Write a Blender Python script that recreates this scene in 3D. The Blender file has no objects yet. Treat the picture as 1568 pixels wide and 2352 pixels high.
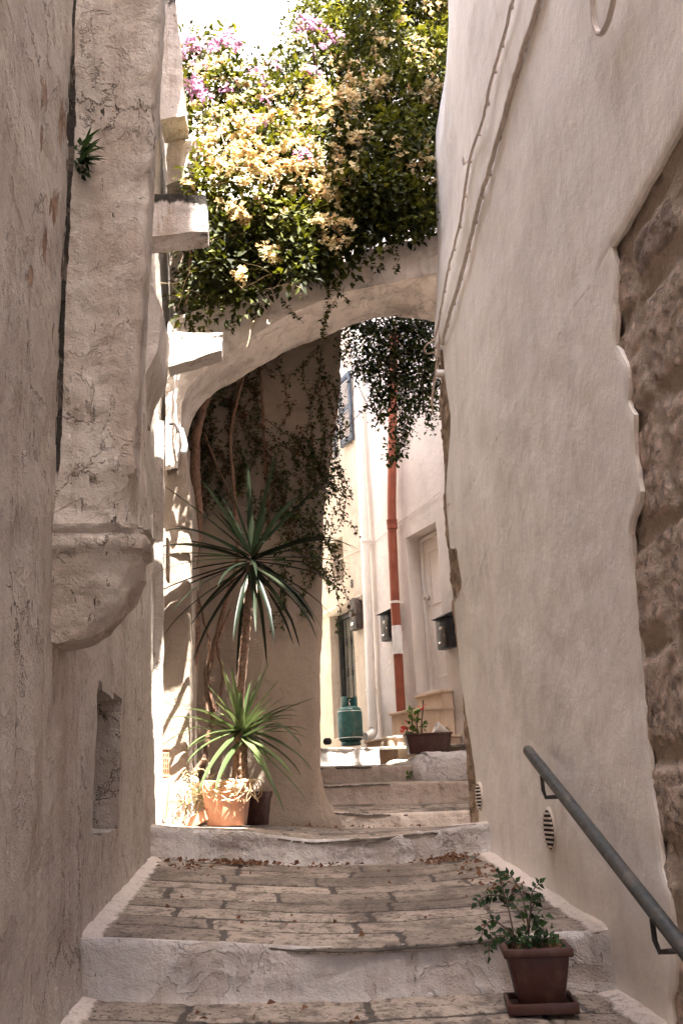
import bpy, bmesh, math, random
from mathutils import Vector, Matrix, noise
random.seed(7)
R_ = math.radians
SC = bpy.context.scene
COL = SC.collection
# ---------------------------------------------------------------- camera
F = 2287.0; YAW = R_(4.7); PITCH = R_(16.4); ROLL = R_(-2.7)
CAM = Vector((0, 0, 2.0))
RM = Matrix.Rotation(-YAW, 3, 'Z') @ Matrix.Rotation(math.pi/2 + PITCH, 3, 'X') @ Matrix.Rotation(ROLL, 3, 'Z')
cd = bpy.data.cameras.new('camera'); cam = bpy.data.objects.new('camera', cd); COL.objects.link(cam)
cam.matrix_world = Matrix.Translation(CAM) @ RM.to_4x4()
cd.sensor_fit = 'HORIZONTAL'; cd.sensor_width = 24.0; cd.lens = 24.0*F/1568; cd.clip_end = 500
SC.camera = cam

def ray(x, y): return RM @ Vector((x-784, 1176-y, -F))
def at(ax, v, x, y):
    d = ray(x, y); return CAM + d*((v-CAM[ax])/d[ax])
def atX(x, y, X): return at(0, X, x, y)
def atY(x, y, Y): return at(1, Y, x, y)
def atZ(x, y, Z): return at(2, Z, x, y)
def atP(x, y, p0, n):
    d = ray(x, y); return CAM + d*((p0-CAM).dot(n)/d.dot(n))
def lerp(a, b, t): return a+(b-a)*t
def clamp(t, a=0., b=1.): return max(a, min(b, t))
def sst(t): t = clamp(t); return t*t*(3-2*t)
def interp(tab, x):
    if x <= tab[0][0]: return tab[0][1]
    for (a, fa), (b, fb) in zip(tab, tab[1:]):
        if x <= b: return fa+(fb-fa)*(x-a)/(b-a) if b > a else fb
    return tab[-1][1]
def nz(v, s=1., o=3):
    return noise.fractal(Vector(v)*s, 1.0, 2.0, o)
def U(a, b): return random.uniform(a, b)

# ---------------------------------------------------------------- materials
class NT:
    def __init__(s, name):
        s.m = bpy.data.materials.new(name); s.m.use_nodes = True
        s.t = s.m.node_tree; s.t.nodes.clear()
        s.out = s.n('ShaderNodeOutputMaterial')
    def n(s, typ, props=None, **inp):
        k = s.t.nodes.new(typ)
        for a, b in (props or {}).items(): setattr(k, a, b)
        for a, b in inp.items():
            a = a.replace('_', ' ')
            sock = k.inputs[int(a)] if a.isdigit() else k.inputs[a]
            s.set(sock, b)
        return k
    def set(s, sock, b):
        if isinstance(b, bpy.types.NodeSocket): s.t.links.new(b, sock)
        else:
            if isinstance(b, tuple) and len(b) == 3 and sock.type == 'RGBA': b = b+(1,)
            sock.default_value = b
    def coord(s): return s.n('ShaderNodeTexCoord').outputs['Object']
    def mapping(s, sc, loc=(0, 0, 0), rot=(0, 0, 0)):
        return s.n('ShaderNodeMapping', Vector=s.coord(), Scale=sc, Location=loc, Rotation=rot).outputs[0]
    def noise(s, vec, scale, detail=6., rough=.6, dist=0.):
        return s.n('ShaderNodeTexNoise', Vector=vec, Scale=scale, Detail=detail, Roughness=rough, Distortion=dist).outputs[0]
    def ramp(s, f, a, b, lo=0., hi=1.):
        return s.n('ShaderNodeMapRange', {'interpolation_type': 'SMOOTHSTEP'}, **{'0': f, '1': a, '2': b, '3': lo, '4': hi}).outputs[0]
    def mix(s, f, a, b):
        k = s.t.nodes.new('ShaderNodeMix'); k.data_type = 'RGBA'
        s.set(k.inputs[0], f); s.set(k.inputs[6], a); s.set(k.inputs[7], b); return k.outputs[2]
    def math(s, op, a, b=0., c=0.):
        k = s.t.nodes.new('ShaderNodeMath'); k.operation = op
        s.set(k.inputs[0], a); s.set(k.inputs[1], b); s.set(k.inputs[2], c); return k.outputs[0]
    def attr(s, name='mask'):
        a = s.n('ShaderNodeAttribute', {'attribute_name': name})
        return s.n('ShaderNodeSeparateColor', Color=a.outputs['Color']).outputs
    def bump(s, h, strength, dist=.02, normal=None):
        k = s.n('ShaderNodeBump', Strength=strength, Distance=dist, Height=h)
        if normal is not None: s.set(k.inputs['Normal'], normal)
        return k.outputs[0]
    def done(s, col, rough=.9, normal=None, metal=0., spec=.3, **kw):
        b = s.n('ShaderNodeBsdfPrincipled')
        s.set(b.inputs['Base Color'], col); s.set(b.inputs['Roughness'], rough)
        s.set(b.inputs['Metallic'], metal); s.set(b.inputs['Specular IOR Level'], spec)
        if normal is not None: s.set(b.inputs['Normal'], normal)
        for k, v in kw.items(): s.set(b.inputs[k.replace('_', ' ')], v)
        s.t.links.new(b.outputs[0], s.out.inputs[0]); return s.m

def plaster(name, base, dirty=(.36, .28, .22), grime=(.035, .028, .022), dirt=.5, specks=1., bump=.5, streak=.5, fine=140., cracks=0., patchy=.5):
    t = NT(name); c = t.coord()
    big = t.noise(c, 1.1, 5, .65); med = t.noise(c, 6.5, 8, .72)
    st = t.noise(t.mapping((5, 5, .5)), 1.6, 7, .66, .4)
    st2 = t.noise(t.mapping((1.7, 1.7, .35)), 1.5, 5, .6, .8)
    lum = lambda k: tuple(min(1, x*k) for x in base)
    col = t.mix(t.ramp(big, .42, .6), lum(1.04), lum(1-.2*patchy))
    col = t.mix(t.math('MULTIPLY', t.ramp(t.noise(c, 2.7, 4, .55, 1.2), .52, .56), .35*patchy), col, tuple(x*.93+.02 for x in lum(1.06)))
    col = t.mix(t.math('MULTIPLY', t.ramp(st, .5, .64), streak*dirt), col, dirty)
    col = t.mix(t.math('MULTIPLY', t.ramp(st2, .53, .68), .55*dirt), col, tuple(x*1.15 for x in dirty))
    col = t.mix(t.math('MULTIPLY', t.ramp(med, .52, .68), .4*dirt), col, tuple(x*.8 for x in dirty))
    sp = t.noise(t.mapping((34, 34, 8)), 1., 5, .75, .3)
    spm = t.ramp(sp, .62, .66)
    patch = t.ramp(t.noise(c, 2.3, 3, .6), .44, .56)
    spk = t.math('MULTIPLY', spm, patch)
    col = t.mix(t.math('MULTIPLY', spk, min(1, .8*specks)), col, grime)
    a = t.attr()
    rag = t.noise(t.mapping((16, 16, 5)), 1., 8, .75)
    pm = t.ramp(t.math('ADD', a[0], t.math('MULTIPLY', t.math('SUBTRACT', rag, .5), 1.6)), .5, .56)
    pcol = t.mix(t.ramp(med, .42, .58), (.24, .12, .065), (.42, .28, .19))
    col = t.mix(t.math('MULTIPLY', pm, .92), col, pcol)
    gm = t.ramp(t.math('ADD', a[1], t.math('MULTIPLY', t.math('SUBTRACT', rag, .5), 1.5)), .42, .72)
    col = t.mix(gm, col, grime)
    g = t.noise(c, fine, 4, .7); m2 = t.noise(c, 24., 7, .7); m3 = t.noise(c, 7., 6, .6)
    h = t.math('ADD', t.math('MULTIPLY', g, .25), t.math('ADD', t.math('MULTIPLY', m2, .8), t.math('MULTIPLY', m3, 1.8)))
    h = t.math('SUBTRACT', h, t.math('MULTIPLY', t.math('ADD', spk, pm), .45))
    if cracks:
        wob = t.n('ShaderNodeVectorMath', {'operation': 'MULTIPLY_ADD'}, **{'0': t.n('ShaderNodeTexNoise', Vector=c, Scale=5., Detail=5., Roughness=.7).outputs[1], '1': (.35, .35, .35), '2': c}).outputs[0]
        vo = t.n('ShaderNodeTexVoronoi', {'feature': 'DISTANCE_TO_EDGE'}, Vector=wob, Scale=1.9).outputs[0]
        ck = t.math('MULTIPLY', t.ramp(vo, .0, .012, 1., 0.), t.math('MULTIPLY', t.ramp(t.noise(c, 1.7, 3, .6), .5, .56), cracks))
        col = t.mix(t.math('MULTIPLY', ck, .7), col, (.16, .11, .085)); h = t.math('SUBTRACT', h, t.math('MULTIPLY', ck, .7))
        fl = t.ramp(t.noise(c, 4.2, 6, .6, .9), .555, .57)     # flaked layers of old paint
        h = t.math('SUBTRACT', h, t.math('MULTIPLY', fl, .55)); col = t.mix(t.math('MULTIPLY', fl, .28), col, dirty)
    return t.done(col, .93, t.bump(h, bump, .022))

def simple(name, col, rough=.6, metal=0., var=.15, bump=.15, scale=18., spec=.4, dust=0.):
    t = NT(name); c = t.coord()
    n1 = t.noise(c, scale, 6, .65); n2 = t.noise(c, scale*.16, 4, .6)
    k = t.mix(t.ramp(n1, .35, .7), tuple(min(1, x*(1+var)) for x in col), tuple(x*(1-var) for x in col))
    k = t.mix(t.math('MULTIPLY', t.ramp(n2, .45, .75), var*1.5), k, tuple(x*.55+.04 for x in col))
    if dust:
        k = t.mix(t.math('MULTIPLY', t.ramp(t.noise(t.mapping((9, 9, 3.5)), 1., 8, .75), .5, .66), dust), k, (.3, .22, .16))
    return t.done(k, t.ramp(n1, .2, .8, max(0, rough-.1), min(1, rough+.12)), t.bump(n1, bump, .01), metal, spec)

def leafmat(name, cols, trans=.35, rough=.5):
    """cols: colours picked along the leaf's own random value"""
    t = NT(name); a = t.attr()
    r = t.n('ShaderNodeValToRGB', Fac=a[0]); cr = r.color_ramp
    while len(cr.elements) < len(cols): cr.elements.new(.5)
    for i, (e, c) in enumerate(zip(cr.elements, cols)):
        e.position = i/(max(1, len(cols)-1)); e.color = c+(1,)
    n1 = t.noise(t.coord(), 60., 3, .6)
    col = t.mix(t.ramp(n1, .4, .7, 0, .3), r.outputs[0], tuple(x*.5 for x in cols[0]))
    b = t.n('ShaderNodeBsdfPrincipled'); t.set(b.inputs['Base Color'], col); t.set(b.inputs['Roughness'], rough)
    t.set(b.inputs['Specular IOR Level'], .18)
    hs = t.n('ShaderNodeHueSaturation', Hue=.485, Saturation=1.1, Value=1.5, Color=col)
    tr = t.n('ShaderNodeBsdfTranslucent', Color=hs.outputs[0])
    mx = t.n('ShaderNodeMixShader', **{'0': trans, '1': b.outputs[0], '2': tr.outputs[0]})
    t.t.links.new(mx.outputs[0], t.out.inputs[0]); return t.m

def stonemat(name, base, dark=(.07, .055, .045), mortar=(.5, .38, .28), pits=1., holes=26.):
    t = NT(name); c = t.coord()
    n1 = t.noise(c, 3.2, 8, .72); n2 = t.noise(c, 14., 8, .75); n3 = t.noise(t.mapping((1, 1, 1)), 60., 5, .7)
    a = t.attr()
    col = t.mix(t.ramp(n2, .42, .6), tuple(x*1.08 for x in base), tuple(x*.74 for x in base))
    col = t.mix(t.math('MULTIPLY', t.ramp(t.math('ADD', n1, t.math('MULTIPLY', a[1], .35)), .58, .7), .5), col, dark)
    v = t.noise(t.mapping((1, .6, 1)), holes, 5, .75, .6)
    pit = t.ramp(v, .56, .61)
    col = t.mix(t.math('MULTIPLY', pit, .7*pits), col, dark)
    col = t.mix(t.ramp(t.math('ADD', a[0], t.math('MULTIPLY', t.math('SUBTRACT', n2, .5), .5)), .3, .5), col, t.mix(t.ramp(n3, .3, .7), mortar, tuple(x*.8 for x in mortar)))
    h = t.math('SUBTRACT', t.math('ADD', t.math('MULTIPLY', n2, 1.6), t.math('MULTIPLY', n3, .9)), t.math('MULTIPLY', pit, .7))
    return t.done(col, .92, t.bump(h, 1., .03))

def pavemat(name, base):
    t = NT(name); c = t.coord(); a = t.attr()
    n1 = t.noise(c, 1.6, 8, .68); n2 = t.noise(t.mapping((13, 11, 12)), 1., 8, .75, .2); n3 = t.noise(t.mapping((46, 34, 40)), 1., 5, .7)
    col = t.mix(a[2], tuple(x*.85 for x in base), tuple(min(1, x*1.5) for x in base))
    col = t.mix(t.ramp(n2, .45, .62), col, tuple(x*.62 for x in base))
    col = t.mix(t.math('MULTIPLY', t.ramp(n1, .48, .6), .62), col, (.085, .065, .055))
    pit = t.ramp(n3, .57, .62)
    col = t.mix(t.math('MULTIPLY', pit, .8), col, (.05, .038, .03))
    col = t.mix(t.math('MULTIPLY', t.ramp(t.math('ADD', a[0], t.math('MULTIPLY', t.math('SUBTRACT', n2, .5), .8)), .3, .75), .85), col, (.05, .042, .035))
    wm = t.ramp(t.math('ADD', a[1], t.math('MULTIPLY', t.math('SUBTRACT', n2, .5), .9)), .4, .6)
    col = t.mix(wm, col, (.66, .58, .52))
    h = t.math('SUBTRACT', t.math('ADD', n2, t.math('MULTIPLY', n1, .5)), t.math('MULTIPLY', pit, .6))
    return t.done(col, .8, t.bump(h, .8, .02), spec=.3)

WH = (.78, .69, .62)
M = {}
M['left'] = plaster('weathered_plaster', (.56, .5, .445), dirt=.8, specks=1.2, bump=.9, cracks=1.)
M['right'] = plaster('smooth_plaster', (.9, .85, .79), dirt=.16, specks=.1, bump=.32, streak=.7, fine=190., patchy=.35)
M['arch'] = plaster('arch_limewash', (.74, .65, .57), dirt=.55, specks=.6, bump=.8, cracks=.7)
M['stub'] = plaster('stained_limewash', (.56, .5, .46), dirt=.9, specks=1.2, bump=.9, streak=.9)
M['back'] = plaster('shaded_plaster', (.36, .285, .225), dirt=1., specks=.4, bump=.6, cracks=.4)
M['facade'] = plaster('pale_pink_plaster', (.68, .63, .595), dirt=.2, specks=.15, bump=.3, streak=.3)
M['cream'] = plaster('cream_plaster', (.6, .515, .42), dirt=.4, specks=.4, bump=.4, cracks=.4)
M['bright'] = plaster('bright_limewash', (.86, .83, .79), dirt=.15, specks=.2, bump=.3)
M['riser'] = plaster('limewashed_riser', (.62, .58, .56), dirt=.7, specks=.8, bump=1., cracks=.6)
M['riserold'] = plaster('mossy_riser', (.5, .42, .36), dirt=.9, specks=1.2, bump=.9)
M['stone'] = stonemat('rubble_stone', (.84, .66, .53), dark=(.17, .125, .1), mortar=(.86, .7, .56), pits=.6)
M['corner'] = stonemat('corner_stone', (.6, .44, .31), mortar=(.62, .46, .32), pits=.6, dark=(.2, .13, .08))
M['pave'] = pavemat('worn_paving', (.3, .245, .2))
M['marble'] = plaster('marble_cladding', (.66, .53, .41), (.48, .32, .2), dirt=.5, specks=0., bump=.08, streak=.9)
M['terra'] = simple('terracotta', (.5, .24, .14), .8, dust=.5, var=.12, bump=.2)
M['brown'] = simple('brown_plastic', (.058, .018, .012), .5, dust=.14, var=.12, bump=.12)
M['soil'] = simple('soil', (.05, .035, .025), .95, var=.5, bump=1., scale=60)
M['rail'] = simple('grey_painted_steel', (.065, .068, .066), .5, .3, dust=.25, var=.15, bump=.1, scale=30)
M['black'] = simple('black_metal', (.018, .018, .02), .45, .2, var=.2, bump=.05)
M['dkbrown'] = simple('brown_metal', (.06, .045, .038), .5, .2, var=.2, bump=.1)
M['redpipe'] = simple('red_brown_pipe', (.3, .085, .05), .45, dust=.15, var=.1, bump=.04, scale=9)
M['whitepipe'] = simple('white_pipe', (.8, .77, .73), .4, var=.05, bump=.04, scale=9)
M['cable'] = simple('painted_cable', (.6, .53, .47), .7, var=.12, bump=.2, scale=30)
M['white'] = simple('white_paint', (.8, .76, .72), .5, var=.05, bump=.08)
M['paper'] = simple('white_paper', (.85, .84, .86), .8, var=.04, bump=.2)
M['teal'] = simple('teal_enamel', (.03, .11, .1), .42, .1, dust=.3, var=.25, bump=.08, scale=14)
M['slate'] = simple('slate_blue_paint', (.05, .065, .085), .5, var=.12, bump=.05)
M['pale'] = simple('pale_grey_slats', (.6, .6, .62), .5, var=.06, bump=.05)
M['glass'] = simple('dark_glass', (.16, .15, .13), .12, var=.2, bump=.0)
M['chrome'] = simple('chrome', (.7, .68, .66), .2, .9, var=.1, bump=0)
M['wood'] = simple('grey_wood', (.3, .22, .16), .85, var=.35, bump=.6, scale=22)
M['bark'] = simple('bark', (.17, .095, .06), .9, var=.45, bump=1., scale=34)
M['palebark'] = simple('yucca_bark', (.17, .1, .065), .9, var=.45, bump=1., scale=50)
M['drystem'] = simple('dry_stem', (.55, .42, .25), .85, var=.25, bump=.3, scale=30)
M['twig'] = simple('dark_twig', (.075, .05, .035), .9, var=.3, bump=.3, scale=30)
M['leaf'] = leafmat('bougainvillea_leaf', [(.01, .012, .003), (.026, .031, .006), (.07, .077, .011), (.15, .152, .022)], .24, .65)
M['vine'] = leafmat('creeper_leaf', [(.012, .02, .008), (.03, .05, .012), (.08, .1, .025), (.07, .045, .02)], .3)
M['dryleaf'] = leafmat('withered_leaf', [(.06, .025, .012), (.13, .06, .03), (.1, .07, .035)], .15, .8)
M['cream_fl'] = leafmat('cream_bracts', [(.36, .23, .11), (.5, .39, .2), (.6, .51, .28), (.66, .59, .37)], .35, .7)
M['pink_fl'] = leafmat('pink_bracts', [(.4, .19, .29), (.46, .27, .37), (.52, .36, .4)], .35, .7)
M['yucca'] = leafmat('yucca_leaf_shade_tone', [(.005, .009, .005), (.009, .014, .007), (.026, .033, .017)], .1, .38)  # upper crown's shade put into a darker leaf colour
M['yucca_lit'] = leafmat('yucca_leaf_sunlit_tone', [(.05, .075, .03), (.09, .12, .045), (.16, .19, .085)], .15, .4)  # same leaf for the lower crown, sunlight put into its colour
M['pot_leaf'] = leafmat('potted_leaf', [(.015, .035, .014), (.03, .06, .02), (.05, .09, .03)], .25)
M['gerleaf'] = leafmat('geranium_leaf', [(.05, .09, .02), (.09, .15, .03), (.2, .12, .06)], .3)
M['red_fl'] = leafmat('red_petals', [(.5, .04, .03), (.7, .12, .08)], .3)
M['weed'] = leafmat('dry_weed', [(.42, .4, .2), (.6, .52, .3), (.34, .36, .16)], .3)
M['litter'] = leafmat('fallen_leaf', [(.16, .075, .04), (.22, .12, .07), (.08, .04, .025)], .15, .85)
M['ground'] = simple('pale_earth', (.35, .28, .22), .95, var=.2, bump=.3, scale=2)
M['vent'] = simple('ivory_plastic', (.62, .54, .47), .6, var=.05, bump=.05)
M['vent_shade'] = simple('hollow_shade', (.02, .016, .014), .95, var=.1, bump=0)

# ---------------------------------------------------------------- mesh building
class MB:
    def __init__(s): s.v = []; s.f = []; s.c = []; s.mi = []; s.cur = (0, 0, 0); s.m = 0
    def vert(s, p, c=None): s.v.append(Vector(p)); s.c.append(c or s.cur); return len(s.v)-1
    def face(s, *ix): s.f.append(tuple(ix)); s.mi.append(s.m)
    def grid(s, us, vs, fn, skip=None):
        base = len(s.v); nv = len(vs)
        for u in us:
            for v in vs:
                r = fn(u, v)
                if isinstance(r, tuple): s.vert(r[0], r[1])
                else: s.vert(r)
        for i in range(len(us)-1):
            for j in range(nv-1):
                if skip and skip((us[i]+us[i+1])/2, (vs[j]+vs[j+1])/2): continue
                a = base+i*nv+j; s.face(a, a+nv, a+nv+1, a+1)
        return base
    def slab(s, us, vs, fn, thick, flip=False):
        """a relief surface with a body of its own behind it"""
        nu, nv = len(us), len(vs); b = s.grid(us, vs, fn)
        ring = [b+i*nv for i in range(nu)]+[b+(nu-1)*nv+j for j in range(1, nv)]+[b+i*nv+nv-1 for i in range(nu-2, -1, -1)]+[b+j for j in range(nv-2, 0, -1)]
        t = Vector(thick); nr = len(ring)
        if t.length < .15:      # thin: the back follows the front
            b2 = len(s.v)
            for i in range(nu*nv): s.vert(s.v[b+i]+t, (0, 0, 0))
            for i in range(nu-1):
                for j in range(nv-1): a = b2+i*nv+j; s.face(a, a+1, a+nv+1, a+nv)
            for k in range(nr):
                i, j = ring[k], ring[(k+1) % nr]; s.face(i, i-b+b2, j-b+b2, j)
            return
        back = [s.vert(s.v[i]+t, (0, 0, 0)) for i in ring]
        n = len(ring)
        for k in range(n): s.face(ring[k], back[k], back[(k+1) % n], ring[(k+1) % n])
        cc = s.vert(sum((s.v[i] for i in back), Vector())/n, (0, 0, 0))
        for k in range(n): s.face(back[k], cc, back[(k+1) % n])
    def box(s, c, size, rot=None, bev=0., taper=None, seg=2):
        bm = bmesh.new(); bmesh.ops.create_cube(bm, size=1)
        for v in bm.verts:
            k = 1.
            if taper and v.co.z < 0: k = taper
            v.co = Vector((v.co.x*size[0]*k, v.co.y*size[1]*k, v.co.z*size[2]))
        if bev: bmesh.ops.bevel(bm, geom=list(bm.edges), offset=bev, segments=seg, affect='EDGES', profile=.5)
        rm = rot or Matrix.Identity(3); b = len(s.v); bm.verts.index_update()
        for v in bm.verts: s.vert(rm @ v.co+Vector(c))
        for f in bm.faces: s.face(*[b+v.index for v in f.verts])
        bm.free()
    def tube(s, pts, rad, n=8, cap=True, jit=0.):
        pts = [Vector(p) for p in pts]
        if not isinstance(rad, (list, tuple)): rad = [rad]*len(pts)
        up = Vector((.13, .31, .94)).normalized(); rings = []
        t0 = (pts[1]-pts[0]).normalized()
        if abs(t0.dot(up)) > .95: up = Vector((1, 0, 0))
        x = t0.cross(up).normalized()
        for i, p in enumerate(pts):
            t = (pts[min(i+1, len(pts)-1)]-pts[max(i-1, 0)])
            t = t.normalized() if t.length > 1e-9 else t0
            x = (x-t*x.dot(t)).normalized(); y = t.cross(x)
            rings.append([s.vert(p+(x*math.cos(2*math.pi*k/n)+y*math.sin(2*math.pi*k/n))*rad[i]*(1+U(-jit, jit))) for k in range(n)])
        for a, b in zip(rings, rings[1:]):
            for k in range(n): s.face(a[k], a[(k+1) % n], b[(k+1) % n], b[k])
        if cap: s.face(*rings[0][::-1]); s.face(*rings[-1])
    def lathe(s, o, prof, n=24, axis=None, ang=0.):
        o = Vector(o); rm = axis or Matrix.Identity(3); rings = []
        for r, z in prof: rings.append([s.vert(o+rm @ Vector((r*math.cos(2*math.pi*k/n+ang), r*math.sin(2*math.pi*k/n+ang), z))) for k in range(n)])
        for a, b in zip(rings, rings[1:]):
            for k in range(n): s.face(a[k], a[(k+1) % n], b[(k+1) % n], b[k])
        s.face(*rings[0][::-1]); s.face(*rings[-1])
    def leaf(s, p, d, L, W, fold=.25, val=None, n=None):
        d = Vector(d).normalized(); n = Vector(n) if n is not None else Vector((U(-.6, .6), U(-.9, .1), U(.2, 1))); n = n-d*n.dot(d)
        if n.length < 1e-4: n = d.orthogonal()
        n.normalize(); x = d.cross(n); val = random.random() if val is None else val
        c = (val, 0, 0); p = Vector(p)
        a = s.vert(p, c); l = s.vert(p+d*L*.42+x*W*.5+n*W*fold, c); r = s.vert(p+d*L*.42-x*W*.5+n*W*fold, c)
        m = s.vert(p+d*L*.5, c); t = s.vert(p+d*L-n*L*.12, c)
        s.face(a, m, l); s.face(a, r, m); s.face(m, t, l); s.face(r, t, m)
    def blade(s, p, d, L, W, droop=.6, fold=.18, n=9, val=None, wpow=.55, kink=None):
        """long sword leaf that arches over under its own weight"""
        d = Vector(d).normalized(); val = random.random() if val is None else val
        p = Vector(p); side = d.cross(Vector((0, 0, 1)))
        if side.length < .05: side = Vector((math.cos(val*9), math.sin(val*9), 0))
        side.normalize(); rows = []
        for i in range(n+1):
            t = i/n
            w = W*.5*min(1, .45+t*2.4)*(1-t)**wpow if t < 1 else 0
            nn = side.cross(d).normalized()
            rows.append((s.vert(p+side*w+nn*w*fold*2, (val, 0, 0)), s.vert(p, (val, 0, 0)), s.vert(p-side*w+nn*w*fold*2, (val, 0, 0))))
            k = droop*(t**1.4)
            if kink and abs(t-kink) < .5/n: k += 2.2
            d = (d+Vector((0, 0, -1))*k/n*2.2).normalized(); p = p+d*L/n
        for a, b in zip(rows, rows[1:]):
            s.face(a[0], b[0], b[1], a[1]); s.face(a[1], b[1], b[2], a[2])
    def build(s, name, mats, parent=None, smooth=True, origin=None):
        me = bpy.data.meshes.new(name); o = bpy.data.objects.new(name, me); COL.objects.link(o)
        if parent is not None:
            og = ORG[parent.name]; o.parent = parent
        else:
            if origin is None:
                xs = [v.x for v in s.v]; ys = [v.y for v in s.v]; zs = [v.z for v in s.v]
                origin = Vector(((min(xs)+max(xs))/2, (min(ys)+max(ys))/2, min(zs)))
            og = Vector(origin); o.location = og
        ORG[o.name] = og
        me.from_pydata([v-og for v in s.v], [], s.f)
        mats = mats if isinstance(mats, (list, tuple)) else [mats]
        for m in mats: me.materials.append(m)
        if len(mats) > 1: me.polygons.foreach_set('material_index', s.mi)
        at_ = me.color_attributes.new('mask', 'FLOAT_COLOR', 'POINT')
        buf = []
        for c in s.c: buf += [c[0], c[1], c[2], 1.]
        at_.data.foreach_set('color', buf)
        me.polygons.foreach_set('use_smooth', [smooth]*len(me.polygons))
        me.update()
        if smooth:
            try: me.set_sharp_from_angle(angle=R_(42))
            except Exception: pass
        bm = bmesh.new(); bm.from_mesh(me); bmesh.ops.recalc_face_normals(bm, faces=bm.faces) if len(s.f) < 4000 and not getattr(s, 'keep', 0) else None
        bm.to_mesh(me); bm.free()
        return o
ORG = {}
def tag(o, label, cat=None, group=None, kind=None):
    if label: o['label'] = label
    if cat: o['category'] = cat
    if group: o['group'] = group
    if kind: o['kind'] = kind
    return o
def thing(name, loc, label, cat, group=None):
    o = bpy.data.objects.new(name, None); COL.objects.link(o); o.location = Vector(loc); o.empty_display_size = .1
    ORG[o.name] = Vector(loc); return tag(o, label, cat, group)
def frange(a, b, step):
    n = max(1, int(round((b-a)/step))); return [a+(b-a)*i/n for i in range(n+1)]
def edged(lst, edges, e=.003):
    o = set(lst)
    for x in edges: o |= {x-e, x+e}
    return sorted(o)
def blob(px, py, cx, cy, rx, ry):
    return clamp(1.15-math.sqrt(((px-cx)/rx)**2+((py-cy)/ry)**2)*.75)
RT = RM.transposed()
def proj(p):
    c = RT @ (Vector(p)-CAM)
    return (784+F*c.x/-c.z, 1176-F*c.y/-c.z) if c.z < -.05 else (-9999, -9999)

# ================================================================ LEFT HOUSE
XL = -.70
edgeL = sorted([(atX(x, y, XL).z, atX(x, y, XL).y) for x, y in ((374, 0), (364, 150), (352, 440), (346, 560), (338, 700), (337, 850), (343, 1100), (349, 1400), (352, 1600), (358, 1800), (360, 1960))])
nA = atX(224, 1590, XL); nB = atX(279, 1640, XL); nC = atX(264, 1905, XL); nD = atX(216, 1868, XL)
NY0, NY1 = (nA.y+nD.y)/2, (nB.y+nC.y)/2; NZ0, NZ1 = (nC.z+nD.z)/2-.05, (nA.z+nB.z)/2+.02; NY0 -= .04; NY1 += .06
FY = atX(128, 1240, XL).y            # where the flue's near face meets the wall
def left_fn(Y, z):
    ye = interp(edgeL, z)
    x = XL+.013*nz((Y, z, 3), 1.3)+.006*nz((Y, z, 9), 5)
    x -= .012*(z-2)*.3
    a = 0.; g = 0.
    # deep slot in the wall
    yy = Y+.02*nz((1, 1, z), 5); zz = z+.025*nz((Y, 2, 2), 6)
    # ragged dark seam beside the flue
    if z > 2.9:
        wv = FY-.008+.004*nz((0, 0, z), 3); ww = .007+.007*nz((5, 0, z), 3.5)+.006*nz((5, 0, z), 12)
        dd = abs(Y-wv)
        if dd < ww and z > 3.2: x -= .04
        g = max(g, clamp(1.5-dd/max(.006, ww*1.2))*clamp((z-2.85)*2.)*(1.2 if z > 3.25 else .75))
    if NY0 < yy < NY1 and NZ0 < zz-(Y-NY0)*.02 < NZ1: x -= .42+(.2 if Y < NY0+.2 else 0); g = max(g, .6)  # slot's inner shade painted in through the grime mask
    px, py = proj((XL, Y, z))
    if px > -200:
        for cx, cy, rx, ry in ((106, 215, 10, 60), (104, 560, 11, 75), (74, 640, 10, 42), (150, 290, 13, 90), (103, 330, 6, 80), (126, 470, 14, 70), (118, 120, 5, 60)):
            a = max(a, .72*blob(px, py, cx, cy, rx, ry))
        g = max(g, .42*blob(px, py, 120, 1490, 26, 30))
    if Y > ye: x -= .05
    # base flares out a little where it is plastered onto the paving
    return Vector((x+.07*clamp((1.45+.11*(Y-3.5))-z+.1, 0, .5), Y, z)), (a, g, 0)
Ys = edged(frange(-2.5, 2.0, .25)+frange(2.04, 5.6, .03)+frange(FY-.12, FY+.01, .009)+frange(5.63, 8.3, .04), [NY0, NY1, FY])
Zs = edged(frange(.2, 5.6, .03)+frange(5.64, 9.4, .05), [NZ0, NZ1])
LH = thing('plastered_house', (XL, 3, 1.2), 'weathered white plastered house on the left with a round ended flue and stub beams', 'house')
b = MB(); b.slab(Ys, Zs, left_fn, (-1.6, 0, 0)); b.build('wall', M['left'], LH)

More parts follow.
